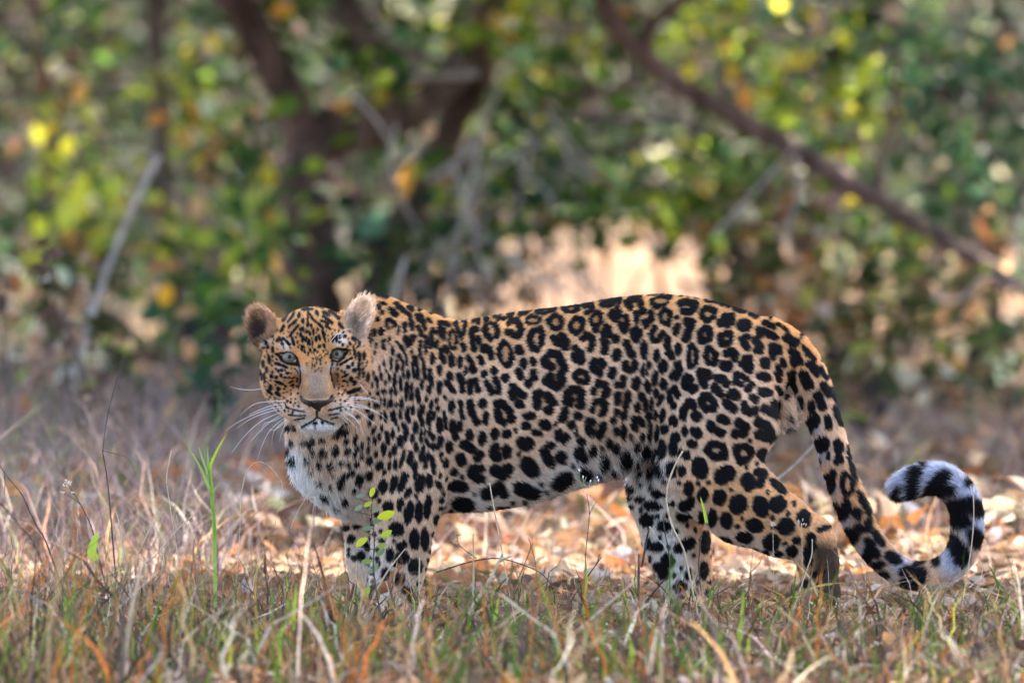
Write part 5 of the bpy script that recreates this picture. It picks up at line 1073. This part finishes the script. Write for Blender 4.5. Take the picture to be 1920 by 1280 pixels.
CL = [(722, 1105, -.30, .13, .05, (.42, .17, .07), .0, -.9, .3, .9, 'rusty curled leaf standing against the near front paw'),
      (1205, 1152, -.32, .15, .085, (.62, .46, .31), .15, .15, .9, 1.0, 'big pale cream dead leaf below the far hind foot'),
      (855, 1095, .35, .15, .09, (.45, .20, .09), .2, 0, .5, .8, 'red brown leaf behind the near front leg'),
      (905, 1075, .45, .16, .08, (.40, .17, .07), -.3, .1, .7, .7, 'rust coloured leaf on the ground under the belly'),
      (845, 1080, .55, .10, .07, (.62, .44, .28), .5, 0, .9, .6, 'pale tan leaf just behind the front legs'),
      (1165, 1048, .9, .10, .06, (.58, .50, .46), .2, -.2, .7, 1.1, 'whitish dead leaf in the sun before the far hind leg'),
      (1215, 1045, 1.0, .11, .06, (.60, .24, .06), 1.3, -.9, .3, .6, 'bright orange leaf against the far hind leg'),
      (1060, 1080, .8, .14, .08, (.64, .48, .30), .4, 0, .6, .5, 'sunlit cream leaf in the middle under the belly'),
      (1010, 1090, .7, .10, .06, (.60, .42, .26), -.4, 0, .4, .5, 'small sunlit tan leaf under the belly'),
      (1395, 1075, .9, .15, .08, (.62, .44, .28), .2, .1, .5, .6, 'sunlit tan leaf between the hind legs'),
      (1440, 1090, .7, .12, .07, (.58, .38, .22), -.5, 0, .5, .6, 'smaller tan leaf close to the near hock'),
      (1590, 1065, .8, .16, .09, (.56, .36, .22), .6, -.2, .6, .8, 'curled tan leaf right of the near hock'),
      (1625, 1095, .6, .13, .07, (.50, .30, .18), -.3, .0, .6, .7, 'brown leaf beneath the hanging tail'),
      (310, 955, 2.6, .21, .05, (.50, .25, .12), .1, .0, .5, .9, 'long arched orange brown leaf in the left background'),
      (40, 925, 3.4, .16, .08, (.40, .17, .09), .2, 0, .6, .7, 'red brown leaf near the left edge behind the stalks'),
      (930, 1010, 2.6, .10, .05, (.42, .14, .07), .2, .1, .5, .7, 'dark red leaf behind the belly'),
      (1690, 1120, .1, .12, .06, (.44, .30, .22), .5, 0, .4, .6, 'dull brown leaf under the tail bend'),
      (1800, 1135, -.1, .12, .07, (.48, .33, .25), -.5, 0, .3, .6, 'pinkish brown leaf under the tail curl'),
      (1870, 1110, .3, .11, .06, (.55, .42, .34), .2, 0, .4, .6, 'pale leaf at the right edge of the ground'),
      (1640, 1168, -.55, .13, .05, (.60, .48, .36), .05, 0, .2, .5, 'straight pale strip of dead leaf right of the hind paw'),
      (1590, 1140, -.2, .10, .06, (.50, .36, .27), 1.0, 0, .4, .7, 'wrinkled leaf right beside the near hind paw'),
      (1120, 1130, -.1, .10, .06, (.40, .26, .19), .3, 0, .3, .6, 'mauve brown leaf in front of the cream leaf'),
      (560, 1090, .5, .12, .07, (.58, .36, .22), .3, 0, .4, .6, 'tan leaf left of the far front leg'),
      (480, 1060, .9, .12, .07, (.58, .38, .25), -.3, 0, .5, .6, 'sunlit leaf on the ground below the chin'),
      (1300, 1160, -.45, .09, .05, (.46, .34, .28), .6, 0, .4, .6, 'grey brown leaf at the far hind foot'),
      (1770, 1090, .6, .11, .06, (.52, .38, .28), .9, -.2, .5, .7, 'crumpled leaf behind the tail bend')]
for a_ in CL: curled_leaf('dead_leaf', *a_)
r_ = np.random.default_rng(55)
for i_ in range(46):       # nameless litter leaves
    X, Yv = r_.uniform(-1.2, 1.2), r_.uniform(.2, 2.6)
    px_ = 960 + X / K * CAM_D / (CAM_D + Yv)
    curled_leaf('dead_leaf', px_, gpx(px_, Yv) - 8, Yv, r_.uniform(.06, .13), r_.uniform(.035, .07), pick(DRY, 1, r_)[0] * 1.15, r_.uniform(-3, 3), r_.uniform(-.3, .3), r_.uniform(-.7, .7), r_.uniform(.3, .9),
                'fallen brown leaf on the open ground behind the leopard\'s legs', 'fallen leaves scattered behind the legs')

# ------------------------------------------------------------------ single stalks and weeds in front
def rooted(pts, Y):
    g = gpx(pts[0][0], Y) + 8
    if pts[0][1] < g - 6:
        dx = (pts[0][0] - pts[1][0]); dy = max(8, pts[0][1] - pts[1][1]); sl_ = max(-.35, min(.35, dx / dy))
        return [(pts[0][0] + sl_ * (g - pts[0][1]), g)] + list(pts)
    return list(pts)
LOOSE = ('dark arching', 'round dead leaves', 'hooked before', 'crossing behind the thigh', 'bottom edge', 'crossing before the chest')
def stalk(name, label, cat, pts, Y, r0, r1, mat, group=None, twigs=(), n=14):
    if not any(q in label for q in LOOSE): pts = rooted(pts, Y); n += 4
    p3 = [P(*p, Y) for p in pts]; base = empty(name, p3[0]); tag(base, label, cat, group)
    v, f = tube(p3, [r0, (r0 + r1) / 2, r1], n, 5, .03, seed=int(pts[0][0])); mesh_obj('stem', v, f, mat, base)
    for tw in twigs:
        q = [P(*p, Y + .01) for p in tw]; v, f = tube(q, [r1 * 1.1, r1 * .6], 8, 5, .03, seed=3); mesh_obj('twig', v, f, mat, base)
    return base
def z3(pts): return [(x / 4, 800 + y / 4) for x, y in pts]         # from a 4x enlargement of the lower left
def z4(pts): return [(800 + x / 4, 860 + y / 4) for x, y in pts]   # and of the lower middle
def z5(pts): return [(1440 + x / 4, 960 + y / 4) for x, y in pts]  # lower right
# dried flower head
fl = stalk('dried_flower', 'dried flower stalk with a cream tuft at the far left', 'flower', z3([(735, 950), (690, 760), (640, 650), (580, 540), (520, 450)]), -.1, .0016, .0010, m_stemd, twigs=[z3([(600, 580), (540, 530), (480, 500)]), z3([(570, 520), (550, 500)])])
m_cream = plain_mat('dry_petals', (.66, .54, .42), .8, .1)
r_ = np.random.default_rng(61)
def tuft(cx, cy, R, n, root, Y=-.1):
    for i_ in range(n):
        a_ = r_.uniform(0, 6.28); q = P(cx + R * math.cos(a_) * r_.random() ** .5, cy + R * .8 * math.sin(a_) * r_.random() ** .5, Y + r_.normal() * .006)
        d = norm(r_.normal(size=3)); v, f = tube([q - d * .003, q, q + d * .004], [.0006, .0022, .0008], 5, 5); mesh_obj('floret', v, f, m_cream, root)
tuft(*z3([(500, 420)])[0], 9, 15, fl); tuft(*z3([(470, 497)])[0], 4, 4, fl); tuft(*z3([(545, 497)])[0], 3, 3, fl)
stalk('dark_stem', 'tall thin dark upright stem at the left with a bent pale side twig', 'stem', [(214, 1045), (207, 960), (202, 905), (195, 860), (193, 845), (198, 800), (212, 735), (236, 655)], -.05, .0020, .0006, m_stemd, twigs=[z3([(762, 178), (880, 205), (960, 235), (1000, 310), (1020, 360)])])
stalk('dark_stem', 'knotty thin stem leaning in from the left edge', 'stem', z3([(360, 900), (290, 770), (225, 640), (160, 500), (60, 380), (-20, 260)]), -.2, .0018, .0010, m_stemd, twigs=[z3([(35, 360), (38, 430), (30, 510)])])
stalk('dark_stem', 'blurred dark stem leaning at the left edge', 'stem', z3([(270, 900), (150, 740), (20, 590), (-60, 500)]), .9, .0028, .002, m_stemd)
stalk('straw', 'tall curved dry straw arching left of the leopard\'s chest', 'straw', [(445, 1060), (450, 990), (452, 930), (462, 885), (480, 866), (505, 873), (530, 908), (524, 940), (515, 985)], -.15, .0014, .0007, m_straw)
stalk('straw', 'long slanting dry stem crossing before the chest', 'straw', [(545, 990), (560, 955), (580, 925), (594, 908)], -.3, .0012, .0010, m_straw, twigs=[[(577, 932), (590, 935), (583, 975)]])
stalk('straw', 'bent pale straw with a sharp peak at the left', 'straw', z3([(930, 1180), (1010, 1000), (1060, 900), (1148, 735), (1200, 870), (1240, 1050), (1280, 1210)]), -.2, .0016, .0014, m_straw, n=24)
stalk('straw', 'long straw slanting up to the right below the green sprig', 'straw', z3([(1030, 1100), (1170, 960), (1330, 770), (1460, 650)]), -.25, .0020, .0012, m_straw, twigs=[z3([(1340, 740), (1320, 660)]), z3([(1345, 740), (1370, 690)])])
stalk('straw', 'thin straw with a nodding seed tip left of the chest', 'straw', z3([(1270, 560), (1250, 430), (1255, 330), (1285, 175)]), -.1, .0010, .0014, m_straw)
stalk('straw', 'straight orange straw behind the left grass', 'straw', z3([(935, 960), (915, 830), (895, 720), (870, 640)]), -.1, .0026, .0012, m_straw)
stalk('straw', 'broken straw leaning across the near front paw', 'straw', [(697, 1128), (715, 1090), (733, 1062), (760, 1028)], -.42, .0030, .0014, m_straw, twigs=[[(734, 1063), (743, 1066), (744, 1072)], [(724, 1090), (732, 1120), (738, 1150)]])
stalk('straw', 'brown upright straw beside the near front leg', 'straw', [(786, 1115), (786, 1080), (787, 1045)], -.4, .0022, .0016, m_straw)
stalk('straw', 'orange straw right of the near front leg', 'straw', [(887, 1115), (888, 1060), (887, 1000)], -.3, .0034, .0016, m_straw)
stalk('straw', 'thick pale straw slanting in front of the belly gap', 'straw', z4([(270, 1260), (360, 1080), (460, 930), (545, 760), (570, 705)]), -.5, .0040, .0028, m_straw, twigs=[z4([(545, 770), (600, 740), (640, 725)])])
stalk('straw', 'short tan straw crossing the flank spot', 'straw', [(928, 962), (923, 935), (918, 905)], -.4, .0016, .0014, m_straw)
stalk('dark_stem', 'dark arching twig with tiny leaves between front leg and belly gap', 'twig', z4([(70, 850), (180, 815), (330, 770), (480, 745), (600, 755), (740, 800), (850, 850), (920, 920), (960, 980)]), -.3, .0018, .0012, m_stemd, twigs=[z4([(880, 860), (890, 810)]), z4([(930, 840), (980, 800)])], n=24)
stalk('dark_stem', 'thin dark twig with round dead leaves beside the front leg', 'twig', z4([(375, 745), (330, 715), (290, 685), (240, 640), (225, 560)]), -.3, .0012, .0008, m_stemd, twigs=[z4([(225, 610), (205, 670)]), z4([(230, 570), (255, 575)]), z4([(270, 690), (250, 680)]), z4([(340, 740), (315, 745)])])
stalk('dark_stem', 'forked dark twig under the belly', 'twig', z4([(680, 920), (730, 800), (780, 660), (760, 590)]), -.2, .0014, .0008, m_stemd, twigs=[z4([(785, 660), (815, 780), (825, 900)]), z4([(785, 655), (800, 620)])])
stalk('dark_stem', 'stout dark broken stub in front of the far hind leg', 'stem', z4([(1600, 1200), (1590, 1050), (1590, 880), (1592, 715)]), -.4, .0032, .0028, m_stemd, twigs=[z4([(1610, 810), (1630, 720), (1650, 600), (1672, 510)])])
stalk('pale_twig', 'pale broken twig end hooked before the far hind leg', 'twig', z4([(1670, 505), (1730, 600), (1775, 640), (1810, 715)]), -.42, .0018, .0012, m_twig)
stalk('pale_twig', 'pale grey upright twig under the belly', 'twig', z4([(1180, 1100), (1260, 990), (1330, 880), (1365, 790)]), -.35, .0022, .0016, m_twig)
stalk('dark_stem', 'brown forked stem slanting under the belly', 'stem', z4([(1050, 1150), (1110, 1020), (1200, 890), (1310, 735)]), -.35, .0018, .0014, m_stemd, twigs=[z4([(1280, 775), (1297, 715)])])
stalk('dark_stem', 'thin dark upright stem in front of the far hind leg', 'stem', [(1256, 1090), (1255, 1040), (1247, 1000), (1243, 968)], -.4, .0014, .0012, m_stemd)
stalk('straw', 'long tan straw crossing the knee of the hind leg', 'straw', [(1295, 1090), (1282, 1030), (1262, 990), (1252, 955), (1250, 920), (1262, 880), (1280, 845)], -.45, .0022, .0020, m_straw)
stalk('dark_stem', 'thin dark seed stem beside the far hind foot', 'stem', [(1313, 1095), (1310, 1060), (1312, 1030), (1314, 1005)], -.4, .0012, .0016, m_stemd)
stalk('straw', 'pale straw standing in front of the near hock', 'straw', [(1500, 1105), (1512, 1070), (1522, 1040), (1523, 1010)], -.4, .0014, .0012, m_straw)
stalk('dark_stem', 'tall reddish stem rising past the tail curl', 'stem', [(1808, 1110), (1816, 1060), (1823, 1010), (1826, 960), (1824, 918)], -.15, .0016, .0012, m_straw)
stalk('dark_stem', 'bent thin stem right of the tail bend', 'stem', [(1815, 1140), (1830, 1105), (1842, 1070), (1836, 1050)], -.15, .0012, .0010, m_straw)
stalk('straw', 'slanting straw near the right edge', 'straw', [(1850, 1125), (1870, 1090), (1888, 1070), (1902, 1045)], -.1, .0012, .0010, m_straw)
stalk('straw', 'blurred pale stalk crossing behind the thigh', 'straw', [(1440, 910), (1480, 880), (1520, 840), (1560, 790)], .9, .0030, .0022, m_twig)
stalk('straw', 'orange grass stub right of the hind paw', 'straw', [(1600, 1150), (1602, 1120), (1604, 1088)], -.25, .0028, .0022, m_straw)
stalk('straw', 'second orange stub right of the hind paw', 'straw', [(1618, 1145), (1624, 1128), (1628, 1112)], -.25, .0026, .0012, m_straw)
stalk('blurred_stalk', 'wide pale blurred stalk in the left foreground', 'stalk', [(228, 1310), (236, 1220), (247, 1140), (268, 1050)], -1.9, .006, .003, m_straw)
stalk('blurred_stalk', 'blurred straw slanting right of centre in the foreground', 'stalk', [(1060, 1210), (1120, 1150), (1190, 1090)], -1.4, .004, .002, m_straw)
stalk('blurred_stalk', 'pale upright blurred straw right of the hind paw', 'stalk', [(1622, 1290), (1619, 1210), (1610, 1120)], -1.3, .004, .002, m_straw)
stalk('blurred_stalk', 'brown blurred stalk in the lower right foreground', 'stalk', [(1808, 1310), (1824, 1220), (1846, 1120)], -1.6, .004, .0015, m_stemd)
stalk('blurred_stalk', 'arched pale straw along the bottom edge left of centre', 'stalk', [(640, 1278), (720, 1258), (800, 1262), (880, 1285)], -1.7, .003, .002, m_straw)

def blade_thing(name, label, cat, pts, Y, w, col, group=None, parent=None, part='blade'):
    if w < .02 and not parent and 'tip over' not in label: pts = rooted(pts, Y)
    p3 = catmull([P(*p, Y) for p in pts], 10); V, F = [], []
    T = np.gradient(p3, axis=0)
    for i_ in range(10):
        s = np.cross(T[i_], (0, 1, 0)); s /= np.linalg.norm(s); ww = w * .5 * (1 - (i_ / 9) ** 2.2) ** .8 + .0002
        V += [p3[i_] - s * ww + np.array((0, ww * .4, 0)), p3[i_] + np.array((0, -ww * .2, 0)), p3[i_] + s * ww + np.array((0, ww * .4, 0))]
    for i_ in range(9): a_ = i_ * 3; F += [(a_, a_ + 1, a_ + 4, a_ + 3), (a_ + 1, a_ + 2, a_ + 5, a_ + 4)]
    o = mesh_obj(part if parent else name, V, F, m_grass, parent, np.tile(np.array(col, float), (len(V), 1)))
    if not parent: tag(o, label, cat, group)
    return o
gs = empty('grass_sprig', P(402, 1156, -.1)); tag(gs, 'fresh green grass sprig with a forked top left of the leopard\'s chest', 'grass sprig')
for pts, w_, c_ in (([(404, 1162), (403, 1090), (402, 1020), (400, 960), (394, 900), (390, 860), (389, 835)], .009, (.22, .36, .06)), ([(396, 910), (393, 880), (404, 850), (423, 815)], .008, (.30, .46, .06)),
                    ([(396, 925), (384, 895), (370, 865), (350, 835)], .006, (.24, .36, .10)), ([(394, 900), (383, 870), (375, 845), (372, 838)], .005, (.24, .36, .10)), ([(404, 1010), (402, 970), (396, 930), (412, 905)], .006, (.30, .42, .06))):
    blade_thing('blade', '', '', pts, -.1, w_, c_, parent=gs)
BLD = [([(180, 1050), (172, 1035), (178, 1010), (184, 997)], -.2, .022, (.34, .50, .05), 'broad bright green leaf standing in the left grass'),
       ([(1092, 1175), (1096, 1130), (1100, 1080), (1098, 1045)], -.5, .008, (.42, .50, .05), 'yellow green blade right of centre before the belly gap'),
       ([(1030, 1150), (1022, 1120), (1010, 1085), (1004, 1065)], -.4, .008, (.30, .44, .05), 'green blade leaning left under the belly'),
       ([(1390, 1230), (1388, 1190), (1391, 1150), (1395, 1100)], -1.3, .012, (.26, .40, .05), 'blurred tall green blade under the near hind leg'),
       ([(545, 1220), (549, 1170), (553, 1130), (556, 1090)], -1.3, .012, (.42, .52, .04), 'bright yellow green blurred blade left of the front paws'),
       ([(925, 1180), (930, 1150), (936, 1115)], -.9, .010, (.40, .50, .06), 'short lime blade right of the front paws'),
       ([(985, 1170), (985, 1140), (984, 1105)], -.6, .008, (.42, .52, .05), 'upright lime blade below the belly'),
       ([(130, 1260), (135, 1210), (150, 1170)], -1.5, .011, (.30, .44, .05), 'green blade low in the left corner'),
       ([(310, 930 + 320), (322, 1200), (345, 1165)], -1.2, .010, (.36, .48, .05), 'green blade leaning right in the lower left'),
       ([(1325, 980), (1320, 955), (1313, 930)], -.45, .007, (.40, .52, .06), 'small lime blade tip over the hind knee'),
       ([(1460, 1140), (1500, 1110), (1545, 1095), (1590, 1092)], -.4, .006, (.34, .36, .07), 'arched green and tan blade before the hind paw'),
       ([(1455, 1150), (1490, 1120), (1530, 1100), (1565, 1095)], -.42, .005, (.46, .34, .12), 'tan blade beside the arched green one before the hind paw'),
       ([(215, 1190), (218, 1150), (226, 1110)], -1.0, .008, (.40, .24, .07), 'orange brown blade in the left foreground'),
       ([(475, 1230), (482, 1180), (478, 1110), (486, 1030)], -.9, .007, (.46, .30, .08), 'tall orange brown blade left of the front paws'),
       ([(1185, 1260), (1186, 1220), (1180, 1200)], -1.5, .014, (.24, .42, .05), 'blurred green blade at the bottom middle'),
       ([(1290, 1280), (1310, 1240), (1370, 1200)], -1.6, .010, (.30, .40, .16), 'pale blurred green blade at the bottom right of centre')]
for pts, Y_, w_, c_, lb in BLD:
    o = blade_thing('grass_shoot', lb, 'grass', pts, Y_, w_, c_, 'single grass blades in the foreground')
    if w_ > .02:
        v, f = tube([P(184, 1165, Y_), P(181, 1110, Y_), P(pts[0][0], pts[0][1] - 4, Y_)], [.0016, .0014], 8, 5); mesh_obj('stem', v, f, m_stemd, o)

# leafy sprig in front of the front legs
sg = empty('leafy_sprig', P(712, 1140, -.5)); tag(sg, 'small leafy sprig with yellow leaves in front of the leopard\'s front legs', 'plant')
v, f = tube([P(*p, -.5) for p in ((716, 1160), (706, 1110), (700, 1060), (702, 1010), (696, 960), (700, 925))], [.0022, .0018, .0014, .0010], 16, 5); mesh_obj('stem', v, f, m_stemd, sg)
r_ = np.random.default_rng(71)
SGL = [(698, 922, 10, (.62, .62, .05), 1.2), (724, 965, 17, (.58, .64, .04), .3), (690, 945, 9, (.50, .55, .06), .5), (724, 1000, 12, (.50, .60, .05), .5), (678, 1016, 14, (.62, .64, .05), .6), (676, 930, 10, (.24, .33, .22), .3), (672, 952, 9, (.30, .36, .26), .6),
       (690, 990, 10, (.24, .34, .18), .2), (714, 1035, 11, (.26, .36, .16), .9), (708, 978, 10, (.24, .34, .16), .4), (688, 1052, 11, (.32, .42, .10), .1), (700, 1065, 13, (.26, .34, .20), .8), (686, 1110, 12, (.46, .56, .05), .9), (706, 955, 8, (.3, .38, .2), .8), (716, 1022, 9, (.36, .46, .08), .2)]
for x, y, L_, c_, a_ in SGL:
    p = P(x, y, -.5 + r_.normal() * .01); d = np.array((math.cos(a_), r_.normal() * .3, math.sin(a_))); d /= np.linalg.norm(d); nr = np.array((r_.normal() * .5, -1, .5 + r_.normal() * .5)); nr -= d * (nr @ d); nr /= np.linalg.norm(nr); s = np.cross(nr, d); L2 = L_ * K * 2
    V, F = [], []
    for i_ in range(7):
        t = i_ / 6; w_ = L2 * .26 * math.sin(math.pi * (t * .94 + .03)) ** .8; c = p + d * L2 * (t - .5) - nr * L2 * .15 * (t - .5) ** 2; V += [c - s * w_ + nr * w_ * .3, c, c + s * w_ + nr * w_ * .3]
    for i_ in range(6): b_ = i_ * 3; F += [(b_, b_ + 1, b_ + 4, b_ + 3), (b_ + 1, b_ + 2, b_ + 5, b_ + 4)]
    mesh_obj('leaf', V, F, m_leaf, sg, np.tile(np.array(c_) * (.75 if c_[0] < .45 else .9), (len(V), 1)))
    q = np.array([P(np.interp(y, [925, 960, 1010, 1060, 1110, 1160], [700, 696, 702, 700, 706, 716]), y + 14, -.5), p - d * L2 * .5]); v, f = tube(q, [.0008, .0006], 4, 4); mesh_obj('leaf_stalk', v, f, m_stemd, sg)

# weed with white buds in front of the belly
wd = empty('budding_weed', P(1096, 1130, -.35)); tag(wd, 'thin weed with tiny white buds rising in front of the belly', 'plant')
wz = lambda pts: [P(950 + x / 6.4, 730 + y / 6.4, -.35) for x, y in pts]
v, f = tube([P(1096, 1130, -.35), P(1098, 1040, -.35), P(1105, 965, -.35), P(1100, 925, -.35)], [.0013, .0010, .0008], 16, 5); mesh_obj('stem', v, f, m_stemd, wd)
v, f = tube([P(1105, 965, -.35), P(1112, 950, -.35), P(1118, 940, -.35)], [.0008, .0005], 6, 5); mesh_obj('twig', v, f, m_stemd, wd)
m_gst = plain_mat('green_stem', (.30, .34, .16), .6, .2); m_bud = plain_mat('white_bud', (.78, .74, .76), .6, .2)
for pts in ([(930, 1240), (905, 1150), (940, 1090), (955, 1045)], [(905, 1140), (870, 1090), (850, 1050)], [(870, 1080), (875, 1010), (868, 970)], [(930, 1130), (945, 1180), (975, 1190), (1040, 1150), (1085, 1090)], [(985, 1180), (995, 1120), (1005, 1095)], [(910, 1130), (925, 1090), (915, 1050)]):
    v, f = tube(wz(pts), [.0007, .0006], 8, 5); mesh_obj('twig', v, f, m_gst, wd)
for x, y in ((868, 965), (915, 1045), (1085, 1050), (1005, 1095), (945, 1205), (1100, 1085)):
    a_, b_ = wz([(x, y + 22), (x + 2, y - 14)]); v, f = tube([a_, (a_ + b_) / 2, b_], [.0009, .0022, .0008], 7, 6); mesh_obj('bud', v, f, m_bud, wd)
# seed heads before the hock
for (sx, sy), lb in (((1449, 981), 'tiny pale seed head in front of the hind shank'), ((1503, 980), 'cluster of pale seeds in front of the hock')):
    s_ = empty('seed_stalk', P(sx, 1110, -.4)); tag(s_, lb, 'seed head')
    v, f = tube([P(sx + 2, 1110, -.4), P(sx + 1, 1040, -.4), P(sx, sy, -.4)], [.0008, .0005], 8, 4); mesh_obj('stem', v, f, m_straw, s_)
    for i_ in range(7):
        q = P(sx + r_.normal() * 3.5, sy + r_.normal() * 4, -.4); d = norm(np.array((.5, r_.normal() * .2, .8)) + r_.normal(size=3) * .3); v, f = tube([q - d * .004, q, q + d * .004], [.0005, .0013, .0004], 5, 5); mesh_obj('seed', v, f, m_cream, s_)
# withered brown leaves hanging at the left
for pts, lb in (([(95, 520), (88, 480), (92, 440)], 'withered dark leaf upright at the left edge'), ([(215, 790), (190, 740), (178, 690), (172, 640)], 'withered curled brown leaves on the dead stalk at the left'), ([(130, 625), (110, 600), (95, 575)], 'small withered brown leaf left of the dead stick'), ([(5, 600), (2, 560), (8, 520)], 'withered leaf cut by the left edge')):
    pts0 = pts; wt = empty('withered_leaves', P(*pts[0], 3.6)); tag(wt, lb, 'leaf'); pts = rooted(pts, 3.6)
    v, f = tube([P(*p, 3.6) for p in pts], [.003, .0025], 14, 5); mesh_obj('stalk', v, f, m_stemd, wt); pts = pts0
    for i_ in range(9):
        t = r_.random(); c = catmull([P(*p, 3.6) for p in pts], 20)[int(t * 19)]
        vv, ff, cc = leaf_cloud((c + r_.normal(size=3) * .012)[None], np.array([r_.uniform(.03, .06)]), pick([(3, (.12, .075, .055)), (1, (.40, .27, .16))], 1, r_), 0, .6, .5, seed=i_ + int(pts[0][0]))
        mesh_obj('leaf', vv, ff.astype(np.int32), m_dead, wt, cc)
